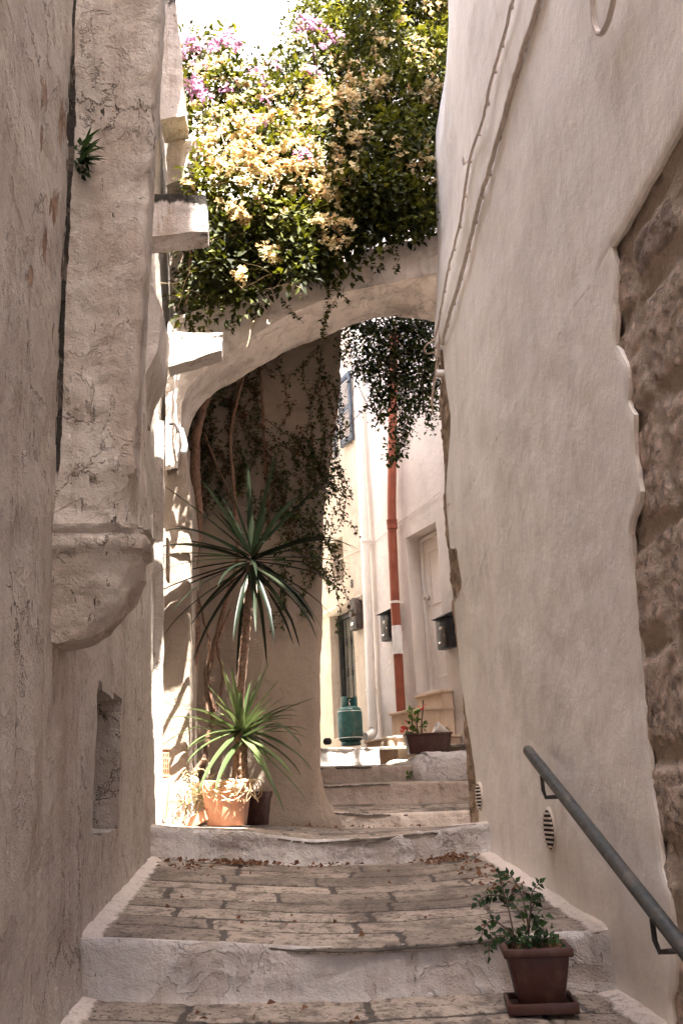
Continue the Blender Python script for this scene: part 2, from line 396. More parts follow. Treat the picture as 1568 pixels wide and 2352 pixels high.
# flue: a half hung shaft ending in a corbel
fl = atY(318, 1235, FY+.15); FX = fl.x; FZ = fl.z
FY2 = FY+.17
def flue_fn(u, z):
    # u runs round the plan: near face, rounded corner, alley face, back
    r = .035; w = FX-XL+.04*(z-3)-.01
    L1, L2 = w-r, .17-2*r
    bulge = .035*math.exp(-((z-FZ+.06)/.085)**2)+.012*math.exp(-((z-FZ-.22)/.06)**2)
    if u < 0: p = Vector((XL-.1, FY, z)); nrm = Vector((0, -1, 0))
    elif u < 1: p = Vector((XL+L1*u, FY, z)); nrm = Vector((0, -1, 0))
    elif u < 2:
        a = (u-1)*math.pi/2; p = Vector((XL+L1+r*math.sin(a), FY+r-r*math.cos(a), z)); nrm = Vector((math.sin(a), -math.cos(a), 0))
    elif u < 3: p = Vector((XL+w, FY+r+L2*(u-2), z)); nrm = Vector((1, 0, 0))
    else: p = Vector((XL+w-(w+.1)*(u-3), FY2, z)); nrm = Vector((0, 1, 0))
    q = p+nrm*(.012*nz(p, 2.2)+.008*nz(p, 9)+.005*nz(p, 25)+bulge*(1+.5*nz(p, 14)))
    px, py = proj(p); g = 0.
    cw = .005+.008*nz((3, 1, z), 3.2)+.006*nz((3, 1, z), 13)+.014*math.exp(-((z-4.45)/.25)**2)
    cw = max(.005, cw)
    g = max(g, 1.2*clamp(1.4-abs(p.x-XL)/cw)*clamp((z-3.0)*4)) if u < 1 else 0

    g = max(g, .55*blob(px, py, 205, 130, 12, 12)*.8, .5*blob(px, py, 275, 1293, 8, 6), .36*blob(px, py, 180, 935, 14, 12))
    a = .38*blob(px, py, 185, 560, 24, 60)
    return q, (a, g, 0)
us = [-.5]+frange(0, 1, .022)+[1.25, 1.5, 1.75]+frange(2, 3, .15)+[3.02, 3.5, 4]
fz = edged(frange(FZ-.0, 9.2, .022), [])
b = MB(); b.slab(us, [FZ+i*.02 for i in range(int((9.2-FZ)/.02))], flue_fn, (-.3, 0, 0)); flue = b.build('flue', M['left'], LH)
# corbel under it: quarter round bracket
cb = atY(108, 1478, FY).z
def corbel_fn(u, t):
    # t: 0 at the top lip, 1 at the foot; the outer edge draws back in a quarter circle
    z = FZ+.005+(cb-FZ)*t; w0 = FX-XL+.022
    w = w0*math.sqrt(max(0., 1-(clamp((t-.12)/.88))**2.1))*(1.0)+.012
    L2 = .2*(1-.25*t); r = min(.06, w*.5)
    if u < 1: p = Vector((XL-.05+(w+.05-r)*u, FY-.015+.05*t, z)); nrm = Vector((0, -1, 0))
    elif u < 2:
        a = (u-1)*math.pi/2; p = Vector((XL+w-r+r*math.sin(a), FY-.015+.05*t+r-r*math.cos(a), z)); nrm = Vector((math.sin(a), -math.cos(a), -.3))
    else: p = Vector((XL+w, FY+.05*t+r+(L2-r)*(u-2), z)); nrm = Vector((1, 0, -.4))
    nrm = nrm+Vector((0, 0, 0))
    lip = (.019*(1-sst((t-.2)/.05))-.012*math.exp(-((t-.07)/.025)**2))*(1+.5*nz(p, 7))
    q = p+nrm*(.014*nz(p, 4)+.011*nz(p, 13)+.006*nz(p, 30)+lip)
    g = .45*clamp(1-abs(p.x-XL)/.05)
    return q, (0, g, 0)
b = MB(); b.slab(frange(0, 3, .08), frange(0, 1, .025), corbel_fn, (-.2, .1, 0)); b.build('corbel', M['left'], flue)

def block(mb, quad, Y, depth, seg=.035, amp=.01, grime=None, bot=None):
    """mortared block whose near face has the corners quad (px tl, tr, br, bl) at depth Y and which runs back by depth"""
    tl, tr, br, bl = [atY(*q, Y) for q in quad]
    w = (tr-tl).length; h = (tl-bl).length
    nu, nv = max(3, int(w/seg)), max(3, int(h/seg)); nd = max(3, int(depth/seg))
    def P(u, v, d):
        p = tl.lerp(tr, u).lerp(bl.lerp(br, u), v)
        # rounded arrises
        e = .02
        q = p+Vector((0, d*depth, 0))
        k = amp*Vector((nz(q, 6), nz(q+Vector((7, 0, 0)), 6), nz(q+Vector((0, 7, 0)), 6)))
        return q+k
    def col(v, u):
        g = 0.
        if grime: g = grime(u, v)
        return (0, g, 0)
    base = len(mb.v); idx = {}
    def V(i, j, k):
        key = (i, j, k)
        if key not in idx:
            u, v, d = i/nu, j/nv, k/nd
            idx[key] = mb.vert(P(u, v, d), col(v, u))
        return idx[key]
    for i in range(nu):
        for j in range(nv):
            mb.face(V(i, j, 0), V(i, j+1, 0), V(i+1, j+1, 0), V(i+1, j, 0)); mb.face(V(i, j, nd), V(i+1, j, nd), V(i+1, j+1, nd), V(i, j+1, nd))
    for i in range(nu):
        for k in range(nd):
            mb.face(V(i, 0, k), V(i+1, 0, k), V(i+1, 0, k+1), V(i, 0, k+1)); mb.face(V(i, nv, k), V(i, nv, k+1), V(i+1, nv, k+1), V(i+1, nv, k))
    for j in range(nv):
        for k in range(nd):
            mb.face(V(0, j, k), V(0, j, k+1), V(0, j+1, k+1), V(0, j+1, k)); mb.face(V(nu, j, k), V(nu, j+1, k), V(nu, j+1, k+1), V(nu, j, k+1))
topg = lambda u, v: clamp(1.0-v*2.6)+.25*clamp(u*2-1.3)
b = MB(); block(b, ((330, 445), (474, 448), (476, 528), (330, 545)), 5.62, .2, .02, .012, lambda u, v: clamp(1.05-v*3)+.42*clamp(u*3-2.)+.12); tag(b.build('stub_beam', M['stub'], LH), 'stub beam with black weathered top')
b = MB(); block(b, ((370, 762), (511, 763), (507, 806), (385, 843)), 6.25, .16, .02, .01, lambda u, v: .6*clamp(1-abs(v-.2)/.2)+.4*clamp(u*3-2.2)); b.build('stub_beam', M['stub'], LH)
b = MB(); block(b, ((385, 318), (456, 322), (448, 396), (380, 424)), 7.0, .3, .025, .012, lambda u, v: .3*clamp(1-v*3)+.1); b.build('stub_beam', M['stub'], LH)
b = MB(); block(b, ((345, -60), (396, -60), (427, 262), (368, 272)), 6.7, .3, .03, .014, lambda u, v: .6*clamp(1-v*3)+.3); tag(b.build('brace', M['stub'], LH), 'tall stained brace leaning out from the wall')
b = MB(); b.box((-.6, 5.95, 9.75), (.75, 1.0, .25), None, .03); b.build('brace_shade_slab', M['stub'], LH)  # unseen slab added above the brace to shade it
b = MB(); b.box((-1.6, -7.3, 7.5), (5.6, 6.5, 15.), None, .03); b.build('sky_blocker', M['left'], LH)  # unseen mass added behind the camera to cut sky light
# swept plaster haunch below the upper stub beam
def haunch(u, z):
    py = proj((XL, 6.0, z))[1]
    out = interp([(540, .0), (560, .015), (640, .03), (700, .06), (760, .13), (850, .10), (905, .02), (940, 0)], py)
    return Vector((XL-.03+out, 5.72+u*.55, z))+Vector((.006*nz((u, z, 4), 6), 0, 0)), (0, .1, 0)
zt, zb = atY(350, 540, 5.9).z, atY(350, 940, 5.9).z
b = MB(); b.slab(frange(0, 1, .08), frange(zb, zt, .03), haunch, (-.1, 0, 0)); b.build('haunch', M['stub'], LH)
# rough pier under the arch's left foot
def pier(u, z):
    px0 = interp([(1040, 424), (1075, 432), (1110, 436), (1185, 444), (1240, 440), (1500, 437), (1700, 432), (1900, 430)], proj((-.5, 7.15, z))[1])
    w = atY(px0, proj((-.5, 7.15, z))[1], 7.15).x
    if u < 1: p = Vector((lerp(XL-.1, w-.03, u), 7.15, z))
    elif u < 2: a = (u-1)*math.pi/2; p = Vector((w-.03+.03*math.sin(a), 7.18-.03*math.cos(a), z))
    else: p = Vector((w, 7.18+(u-2)*.85, z))
    return p+Vector((.012*nz(p, 4), -.014*nz(p+Vector((5, 5, 5)), 5)-.006*nz(p, 20), 0)), (.3*clamp(nz(p, 3)+.3), .15*clamp(nz(p, 5)), 0)
zt = atY(400, 985, 7.15).z
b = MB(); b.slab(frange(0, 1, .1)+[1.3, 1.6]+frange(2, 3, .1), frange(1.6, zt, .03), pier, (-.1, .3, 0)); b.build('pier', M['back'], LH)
# narrow pilaster strip and the board leaning on it
def strip(u, z):
    x = XL-.03; o = .035+.008*nz((u, z, 0), 4)
    return Vector((x+o+(.0 if 0 < u < 1 else -.05), 6.72+.1*u, z)), (0, .1, 0)
b = MB(); b.slab([0, .05, .3, .6, .95, 1], frange(1.8, 4.7, .05), strip, (-.05, 0, 0)); b.build('rib', M['left'], LH)
p0, p1 = atY(388, 1240, 6.9), atY(383, 1335, 6.9)
b = MB(); b.box((p0+p1)/2, (.018, .13, (p0-p1).length), None, .003); tag(b.build('wooden_board', M['wood']), 'small grey wooden board hanging on the sunlit strip of the left wall', 'board')

# ================================================================ RIGHT HOUSE
cornerR = sorted([(atY(x, y, 7.0).z, atY(x, y, 7.0).x) for x, y in ((1044, -60), (1040, 0), (1036, 100), (1020, 200), (1003, 300), (998, 400), (1003, 520), (1007, 600), (1004, 700), (998, 760), (1001, 900), (1010, 1150), (1020, 1320), (1035, 1450), (1050, 1600), (1060, 1750), (1068, 1900), (1074, 2000))])
def XR(Y, z):
    xc = interp(cornerR, z); t = sst((Y-4.2)/2.8)
    near = 1.27-.03*sst((z-2)/3)
    return lerp(near, xc, t)
def onR(x, y):
    X = 1.3
    for _ in range(12):
        p = atX(x, y, X); X = .5*X+.5*XR(clamp(p.y, 0, 7), p.z)
    return atX(x, y, X)
nearB = [(onR(x, y).z, onR(x, y).y) for x, y in ((1568, 312), (1530, 390), (1500, 450), (1455, 495), (1418, 540), (1414, 620), (1412, 790), (1424, 815), (1440, 845), (1442, 930), (1452, 955), (1458, 1060), (1470, 1130), (1462, 1170), (1443, 1210), (1448, 1290), (1456, 1400), (1462, 1500), (1470, 1620), (1482, 1740), (1492, 1830), (1505, 1900), (1512, 1990), (1535, 2060), (1538, 2130), (1546, 2240), (1535, 2300), (1545, 2400))]
nearB.sort()
ZTOP = nearB[-1][0]
nearB.append((ZTOP+.12, 1.2)); nearB.append((ZTOP+.3, -.5)); nearB.append((ZTOP+.5, -2.6))
farB = sorted([(onR(x, y).z, onR(x, y).y) for x, y in ((1016, 800), (1018, 850), (1024, 900), (1031, 950), (1031, 990), (1024, 1060), (1020, 1120), (1022, 1170), (1027, 1220), (1030, 1260), (1045, 1262), (1056, 1340), (1058, 1362), (1040, 1385), (1044, 1440), (1054, 1560), (1063, 1620), (1076, 1700), (1090, 1780), (1098, 1830), (1100, 1900), (1102, 1990))])
FZT = farB[-1][0]
HP = [(-3, 15), (1.1, 15), (1.6, 14.), (2.0, 13.2), (2.4, 12.), (2.7, 11.3), (3.5, 10.9), (4.5, 10.8), (6.0, 10.6), (6.4, 10.5), (6.7, 10.1), (7.0, 9.6)]  # unseen roofline, heights shaped for where its shadow falls
RH = thing('white_house', (1.4, 3, 1.2), 'smooth white plastered house on the right with patches of bare rubble stone', 'house')
def stones(seed, hmin, hmax, lmin, lmax, z0, z1, y0, y1):
    rnd = random.Random(seed); rows = []; z = z0
    while z < z1:
        h = rnd.uniform(hmin, hmax); y = y0-rnd.uniform(0, lmax); row = []
        while y < y1: l = rnd.uniform(lmin, lmax); row.append((y, y+l, rnd.random(), rnd.uniform(-1, 1))); y += l
        rows.append((z, z+h, row)); z += h
    return rows
def stone_at(rows, y, z, jw):
    """(0..1 how much joint, stone's random value, tilt)"""
    for z0, z1, row in rows:
        if z0 <= z < z1:
            for a, b2, r, k in row:
                if a <= y < b2:
                    w = jw*(1+.8*r); cr = .01+.025*r
                    dy = min(y-a, b2-y); dz = min(z-z0, z1-z)
                    d = min(dy, dz)
                    if dy < cr and dz < cr: d = min(d, cr-math.hypot(cr-dy, cr-dz))
                    return 1-sst((d-w*.35)/(w*.9)), r, k
    return 1., .5, 0
SR = stones(5, .24, .38, .32, .7, .2, 5., -1, 8)
def stone_fn(jw, deep):
    def fn(Y, z):
        wy = Y+.03*nz((Y, z, 0), 4)+.012*nz((Y, z, 5), 14); wz = z+.025*nz((Y, z, 8), 4)+.012*nz((Y, z, 2), 15)
        j, r, k = stone_at(SR, wy, wz, jw)
        x = XR(Y, z)+.018+deep*j-.008*(r-.4)-.003*k*math.sin(Y*9)-.005*nz((Y, z, 1), 8)-.006*nz((Y, z, 1), 24)-.004*nz((Y, z, 3), 50)
        dark = .45 if (r > .8 and z > 3.0) else 0.
        if z > 3.55: dark += .2
        return Vector((x, Y, z)), (j, dark*(1-j), 0)
    return fn
b = MB(); b.slab(frange(1.2, 3.6, .012), frange(.3, 4.2, .013), stone_fn(.036, .018), (.2, 0, 0)); b.build('rubble_stonework', M['stone'], RH)
def corner_fn(Y, z):
    wz = z+.05*nz((Y, z, 8), 3); h = .42; k = int(wz/h); f = wz/h-k
    j = 1-sst((min(f, 1-f)*h-.004)/.018)
    x = XR(min(Y, 7.), z)+.026-.012*nz((Y, z, 1), 9)-.007*nz((Y, z, 4), 26)+.006*(math.sin(k*3.3))
    e = clamp((Y-6.94)/.08); x += .05*e*e
    return Vector((x, Y, z)), (j*.9, .1*math.sin(k*5.1), 0)
b = MB(); b.slab(frange(5.7, 7.02, .022), frange(1.2, 5.7, .02), corner_fn, (.2, 0, 0)); b.build('corner_stonework', M['corner'], RH)
ZS = 3.85
def zs(y): return ZS+.02*nz((y, 1, 1), 5)+.008*nz((y, 4, 1), 18)+.1*clamp(2.7-y, 0, 1)
def skin(upper):
    def fn(u, t):
        z0 = lerp(ZS, 9.6, t) if upper else lerp(.2, ZS, t)
        ya = -2.6 if upper else interp(nearB, min(z0, 3.74))+.012*nz((1, 2, z0), 16)+.006*nz((3, 2, z0), 50)
        yb = interp(farB, z0) if z0 < FZT else lerp(interp(farB, FZT), 7.03, sst((z0-FZT)/.12))
        yb += (.01*nz((4, 2, z0), 14)+.005*nz((4, 2, z0), 45))*(1 if z0 < FZT else .2)
        y = lerp(ya, yb, u); zb_ = zs(y)
        z = lerp(zb_, 9.6, t) if upper else lerp(.2, zb_, t)
        x = XR(min(y, 7.), z)+.012*nz((y, z, 3), .8)+.007*nz((y, z, 3), 2.4)+.0025*nz((y, z, 6), 8)
        e = abs(yb-y)
        if not upper: e = min(e, abs(y-ya))
        elif y < 3.1: e = min(e, z-zb_)
        x += .006*(1-sst(e/.02))
        return Vector((x, y, z)), (0, 0, 0)
    return fn
uu = sorted(set([0, .0015, .003, .006, .012, .02, .03]+frange(.03, .97, .0105)+[.97, .98, .988, .994, .998, 1]))
tt = sorted(set([0, .001, .002, .004]+frange(.008, 1, .008)))
b = MB(); b.slab(uu, sorted(set(frange(0, 1, .009))), skin(False), (.016, 0, 0)); b.slab([0]+frange(.2, .97, .0085)+[.98, .988, .994, .998, 1], tt, skin(True), (.016, 0, 0)); b.build('plaster_skin', M['right'], RH)
# body of the house with its roofline
b = MB()
b.box((4.05, 2.0, 4.6), (4.4, 10.0, 9.8), None, .02)
b.build('body', M['right'], RH, smooth=False)
# unseen upper storey, its stepped top shaped to place the shadows
b = MB()
for X in (1.27, 6.2):
    for y, z in HP+[(7.02, 9.5), (-3, 9.5)]: b.vert((X, y, z))
n = len(HP)+2; b.face(*range(n)); b.face(*range(2*n-1, n-1, -1))
for k in range(n): b.face(k, k+n, (k+1) % n+n, (k+1) % n)
b.build('shade_storey', M['right'], RH, smooth=False)
b = MB(); b.box((1.39, 5.9, 10.45), (.24, 3.0, 2.1), None, .02); b.build('bush_shade_strip', M['right'], RH)  # unseen strip added to shade the right half of the bougainvillea
b = MB()
for z in (9.4, 23):
    for x, y in ((1.28, 1.15), (1.28, -9), (5.06, -9)): b.vert((x, y, z))
b.face(0, 1, 2); b.face(5, 4, 3)
for k in range(3): b.face(k, k+3, (k+1) % 3+3, (k+1) % 3)
b.box((4.8, 6.2, 15.), (3.2, 1.5, 11.4)); b.build('shade_tower', M['right'], RH, smooth=False)  # unseen masses added to shade the near alley and the door steps
# end wall facing up the alley
b = MB(); b.slab(frange(0, 1, .05), frange(.2, 9.5, .1), lambda u, z: (Vector((interp(cornerR, z)+.045+u*4.6, 7.025+.01*nz((u, z, 1), 3), z)), (0, 0, 0)), (0, -.06, 0)); b.build('end_wall', M['right'], RH)

# ================================================================ STEPS AND PAVING
def curve_px(pts, Y):
    P_ = [atY(x, y, Y) for x, y in pts]
    t = sorted([(p.x, p.z) for p in P_]); return lambda x: interp(t, x)
eA = curve_px([(205, 2150), (300, 2152), (420, 2158), (560, 2164), (700, 2172), (860, 2172), (1000, 2163), (1150, 2148), (1250, 2140)], 4.0)
bA = curve_px([(180, 2288), (500, 2300), (800, 2297), (1150, 2275), (1350, 2280)], 4.0)
kA = curve_px([(350, 1972), (560, 1982), (720, 1988), (930, 1984), (1080, 1962)], 6.2)
eB = curve_px([(356, 1899), (560, 1908), (640, 1919), (716, 1928), (860, 1922), (1000, 1906), (1074, 1895)], 6.2)
kB = curve_px([(400, 1898), (600, 1893), (760, 1903), (1060, 1900)], 8.0)
eC = curve_px([(745, 1860), (850, 1869), (1055, 1861)], 8.0); kC = curve_px([(745, 1849), (1055, 1843)], 8.7)
eD = curve_px([(735, 1804), (962, 1794), (1060, 1794)], 8.7); kD = curve_px([(735, 1799), (1000, 1792)], 9.4)
eE = curve_px([(735, 1762), (886, 1758)], 9.4); kE = curve_px([(735, 1761), (886, 1756)], 10.2)
eF = curve_px([(735, 1718), (845, 1717)], 10.2); kF = curve_px([(735, 1712), (845, 1711)], 13.5)
def pave_rows(seed, y0, y1, d0=.19, d1=.32, l0=.4, l1=.85):
    rnd = random.Random(seed); rows = []; y = y0
    while y < y1-.06:
        h = rnd.uniform(d0, d1)
        if y1-(y+h) < .12: h = y1-y
        x = -1.4-rnd.uniform(0, .5); row = []
        while x < 2.2: l = rnd.uniform(l0, l1); row.append((x, x+l, rnd.random(), rnd.uniform(-1, 1))); x += l
        rows.append((y, y+h, row)); y += h
    return rows
def tread(name, zf, zb, y0, y1, seed, xr=(-.95, 1.6), step=.02, lab=None, lip=.02):
    rows = pave_rows(seed, y0-.02, y1+.1)
    xs = frange(xr[0], xr[1], step); ys = [y0-lip+.0]+[y0-lip+i*.012 for i in range(1, 4)]+frange(y0+.01, y1+.06, step)
    def fn(x, y):
        t = clamp((y-y0)/(y1-y0)); z = lerp(zf(x), zb(x), t)
        wx = x+.02*nz((x, y, 0), 3)+.01*nz((x, y, 1), 14); wy = y+.008*nz((x, y, 4), 3)+.007*nz((x, y, 2), 15)
        j, r, k = stone_at(rows, wx, wy, .012)
        z += -.006*j+.0015*k*math.sin(x*2+r*6)+.004*nz((x, y, 3), 3)+.0015*nz((x, y, 7), 22)-.002*r
        e = clamp(1-(y-(y0-lip))/.05); z -= .01*e*e
        dl = x-XL-.02; dr = XR(min(y, 7), 1.8)-.02-x if y < 7.1 else 9
        w = max(clamp(1.05-dl/.1), clamp(1.0-dr/.12), .0)
        if w > .3: z += .02*(w-.3); j *= (1-w)
        yy = y-.02*nz((x, y, 9), 6) if y < y0-lip+.0001 else y
        return Vector((x, yy, z)), (j, w, r)
    b = MB(); b.slab(xs, ys, fn, (0, 0, -.012)); o = b.build(name, M['pave']); tag(o, lab, None, None, 'structure'); return o
def riser(name, zt, zb, Y, mat, xr, lab, rough=.012, moss=False):
    def fn(x, t):
        z0, z1 = zb(x)-.06, zt(x)-.004
        z = lerp(z0, z1, t); y = Y-.028+.012*nz((x, z, 3), 3)+.010*nz((x, z, 8), 11)+.005*nz((x, z, 2), 30)
        y -= .05*(1-t)**6*1.2      # plaster feathered onto the tread below
        y += .012*clamp((t-.93)/.07)
        g = 0.
        if moss: g = .38*clamp(nz((x, z, 1), 5)+.35)+.4*clamp(1-t*3)*clamp(nz((x, 0, 6), 3)+.6)
        return Vector((x, y+.02*math.sin(x*3), z)), (0, g, 0)
    b = MB(); b.slab(frange(xr[0], xr[1], .02), frange(0, 1, .06), fn, (0, .2, 0)); o = b.build(name, mat); tag(o, lab, None, None, 'structure'); return o
zlow = lambda x: bA(x)-.44
tread('paving', lambda x: bA(x)-.19, bA, 1.2, 3.98, 3, step=.014, lab='worn limestone paving at the bottom of the picture')
b = MB(); b.grid(frange(-1.2, 1.8, .2), frange(-8, 1.25, .3), lambda x, y: Vector((x, y, bA(x)-.2-.14*(1.2-y)*.5))); tag(b.build('path', M['pave']), 'alley paving running back below the camera', None, None, 'structure')
tread('paving', eA, kA, 4.0, 6.18, 11, step=.012, lab='broad worn stone tread between the two white risers')
tread('paving', eB, kB, 6.2, 8.0, 21, step=.022, lab='stone landing carrying the potted yucca')
tread('paving', eC, kC, 8.0, 8.7, 22, xr=(.3, 2.2), step=.03, lab='narrow stone tread above the landing')
tread('paving', eD, kD, 8.7, 9.4, 23, xr=(.3, 2.2), step=.03, lab='stone tread beside the white rounded block')
tread('paving', eE, kE, 9.4, 10.2, 24, xr=(-.2, 2.2), step=.03, lab='stone tread below the sunlit riser')
tread('paving', eF, kF, 10.2, 14.5, 25, xr=(-2.5, 2.6), step=.05, lab='upper alley floor carrying the gas cylinder')
riser('stair_riser', eA, bA, 4.0, M['riser'], (-.95, 1.6), 'white limewashed riser nearest the viewer')
riser('stair_riser', eB, kA, 6.2, M['riser'], (-.95, 1.6), 'white limewashed riser below the potted yucca')
riser('stair_riser', eC, kB, 8.0, M['arch'], (.3, 2.2), 'pinkish riser at the back of the landing')
riser('stair_riser', eD, kC, 8.7, M['riserold'], (.3, 2.2), 'mossy stained riser left of the white block', moss=True)
riser('stair_riser', eE, kD, 9.4, M['riserold'], (.3, 1.35), 'short mossy riser under the sunlit step', moss=True)
riser('stair_riser', eF, kE, 10.2, M['bright'], (-.4, 1.1), 'brightly sunlit whitewashed riser below the gas cylinder')
b = MB(); b.grid(frange(-120, 120, 20), frange(-120, 120, 20), lambda x, y: Vector((x, y, -.4))); tag(b.build('ground', M['ground']), 'pale earth under the town', None, None, 'structure')

# ================================================================ ARCH
AF, AB = 7.0, 7.62
crease = [(404, 1075), (413, 1010), (416, 927), (432, 890), (466, 852), (500, 826), (550, 793), (605, 757), (660, 723), (705, 703), (750, 686), (800, 668), (860, 656), (919, 643), (965, 634), (1011, 624), (1075, 612)]
outl = [(424, 1090), (428, 1012), (441, 962), (455, 940), (471, 922), (500, 899), (531, 877), (565, 858), (595, 840), (632, 820), (670, 803), (695, 792), (720, 781), (784, 755), (859, 730), (909, 726), (984, 733), (1030, 745)]
extra = [(380, 1080), (380, 900), (385, 740), (420, 720), (470, 705), (530, 690), (590, 672), (650, 655), (700, 640), (750, 622), (790, 605), (849, 571), (880, 566), (919, 558), (926, 553), (954, 549), (1008, 541), (1075, 530)]
def resample(pts, n):
    P_ = [Vector(p) for p in pts]; L = [0]
    for a, c in zip(P_, P_[1:]): L.append(L[-1]+(c-a).length)
    out = []
    for i in range(n+1):
        t = L[-1]*i/n
        out.append(Vector((interp(list(zip(L, [p.x for p in P_])), t), interp(list(zip(L, [p.y for p in P_])), t), interp(list(zip(L, [p.z for p in P_])), t))))
    return out
NA = 90
c3 = resample([atY(*p, AF) for p in crease], NA); o3 = resample([atY(*p, AB) for p in outl], NA); e3 = resample([atY(*p, AF) for p in extra], NA)
def arch_fn(i, k):
    i = int(i); c, o, e = c3[i], o3[i], e3[i]
    eb = Vector((e.x, AB, e.z))
    if k <= 8: p = e.lerp(c, k/8); nn = Vector((0, -1, 0))
    elif k <= 20: p = c.lerp(o, (k-8)/12); nn = Vector((0, 0, -1))
    else: p = o.lerp(eb, (k-20)/4); nn = Vector((0, 1, 0))
    if k == 24: nn = Vector((0, 0, 1))
    d = .02*nz(p, 3)+.014*nz(p, 9)+.006*nz(p, 24)
    if k == 8: d -= .004
    return p+nn*d, (0, .12*clamp(1-k/5)*clamp(nz(p, 4)+.5)+(.3 if k == 8 and nz(p, 3) > .1 else 0), 0)
b = MB(); b.grid(list(range(NA+1)), list(range(25)), arch_fn)
nv = 25
for i in range(NA): b.face(i*nv, i*nv+24, (i+1)*nv+24, (i+1)*nv)
AR = b.build('stone_arch', M['arch']); tag(AR, 'whitewashed flying arch spanning the alley under the bougainvillea', 'arch')

# ================================================================ BACK WALL behind the arch
bedge = sorted([(atY(x, y, 8.02).z, atY(x, y, 8.02).x) for x, y in ((786, 700), (781, 800), (779, 900), (770, 965), (757, 1060), (749, 1120), (744, 1200), (741, 1330), (738, 1500), (735, 1650), (736, 1760), (746, 1840), (758, 1880), (768, 1910))])
SB = stones(9, .24, .36, .35, .7, 1, 9, -2, 4)
def back_fn(u, z):
    w = interp(bedge, z)
    fl_ = .10*math.exp(-((z-1.85)/.16)**2) if u > .6 else 0
    if u <= 1: p = Vector((lerp(-1.2, w-.05, u), 8.02, z)); nn = Vector((0, -1, 0))
    elif u < 2: a = (u-1)*math.pi/2; p = Vector((w-.05+.05*math.sin(a), 8.07-.05*math.cos(a), z)); nn = Vector((math.sin(a), -math.cos(a), 0))
    else: p = Vector((w, 8.07+(u-2)*1.0, z)); nn = Vector((1, 0, 0))
    j = 0.; d = 0
    if z > 4.6:
        jj, r, k = stone_at(SB, p.x+.03*nz(p, 4), z+.02*nz(p, 5), .02); s = sst((z-4.6+.5*nz(p, 1.5))/.3); j = jj*s*.42; d = s*(.01*r-.014*jj)
    d += .014*nz(p, 2.2)+.007*nz(p, 8)+fl_
    return p+nn*d, (0, j, 0)
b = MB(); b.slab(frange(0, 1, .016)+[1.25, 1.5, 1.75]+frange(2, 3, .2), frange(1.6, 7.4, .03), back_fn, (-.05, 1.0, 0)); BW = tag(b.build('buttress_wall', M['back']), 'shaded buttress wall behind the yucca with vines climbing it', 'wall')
b = MB(); b.box((-1.2, 10.6, 4.4), (3.1, 3.2, 6.6), None, .02); b.build('sky_blocker', M['back'], BW)  # unseen block added to keep sky light off the facade
# tall sunlit house far up the alley
FH = thing('far_house', (-1.5, 12.4, 2.5), 'tall sunlit white house wall rising behind the bougainvillea at top left', 'house')
b = MB(); b.slab(frange(-9, .25, .25), frange(1.5, 17.5, .25), lambda x, z: (Vector((x, 12.9+.03*nz((x, z, 1), 1.), z)), (0, 0, 0)), (0, 2, 0)); b.build('wall', M['bright'], FH)
b = MB(); b.box((1.6, 14.2, 14.5), (2.7, 2., 9.), None, .02); b.build('upper_wing', M['bright'], FH)
b = MB(); b.box((.5, 15.4, 5.5), (7., 1., 9.), None, .02); b.build('sky_blocker', M['cream'], FH)  # end block added to close off sky light from up the alley

# ================================================================ FACADE HOUSE at the top of the alley
FA = R_(19.5); FP = Vector((1.45, 12.3, 0)); FD = Vector((-math.sin(FA), math.cos(FA), 0)); FN = Vector((-math.cos(FA), -math.sin(FA), 0))
def fac(u, z, off=0.): return FP+FD*u+FN*off+Vector((0, 0, z))
def fuz(x, y, off=0.):
    p = atP(x, y, FP+FN*off, FN); return ((p-FP).dot(FD), p.z)
FRM = Matrix((FD, FN, Vector((0, 0, 1)))).transposed()     # local x along the wall, y outwards, z up
def opening(*px):
    q = [fuz(*p) for p in px]; return min(a for a, _ in q), max(a for a, _ in q), min(z for _, z in q), max(z for _, z in q)
q = [fuz(933, 1236), fuz(955, 1592), fuz(1013, 1180), fuz(1013, 1575)]
DOOR = (q[2][0]*.5+q[3][0]*.5, q[0][0]*.5+q[1][0]*.5, q[1][1], q[0][1])
q = [fuz(763, 1412), fuz(763, 1690), fuz(809, 1398), fuz(811, 1690)]
IDR = ((q[2][0]+q[3][0])/2-.1, (q[0][0]+q[1][0])/2, q[1][1]-.05, (q[0][1]))
q = [fuz(764, 1250), fuz(764, 1347), fuz(790, 1228), fuz(790, 1327)]
SWN = ((q[2][0]+q[3][0])/2, (q[0][0]+q[1][0])/2, (q[1][1]+q[3][1])/2, (q[0][1]+q[2][1])/2)
q = [fuz(752, 930), fuz(752, 1070), fuz(781, 905), fuz(781, 1047)]
UWN = (q[3][0], q[0][0], (q[1][1]+q[3][1])/2, (q[0][1]+q[2][1])/2)
OPN = [(DOOR, .26), (IDR, .2), (SWN, .22), (UWN, .15)]
uW = fuz(843, 1500)[0]      # the white pipe marks where the cream plaster starts
def fac_fn(u, z):
    o = .012*nz((u, z, 3), .9)+.004*nz((u, z, 7), 4)
    for (a, c, z0, z1), dp in OPN:
        if a < u < c and z0 < z < z1: o -= dp
    o += .05*sst((u-uW-.02)/.04)*0
    return fac(u, z, o), (0, 0, 0)
UE = []; ZE = []
for (a, c, z0, z1), dp in OPN: UE += [a, c]; ZE += [z0, z1]
HH = thing('facade_house', FP+Vector((0, 0, 2.6)), 'pale pink and cream house front with white door and shutters seen through the arch', 'house')
ul = edged(frange(-5, 5, .12), UE+[uW]); zl = edged(frange(1.8, 12.5, .12), ZE)
i0 = min(range(len(ul)), key=lambda i: abs(ul[i]-uW))
b = MB(); b.slab(ul[:i0+1], zl, fac_fn, FN*-1.5); b.build('wall', M['facade'], HH)
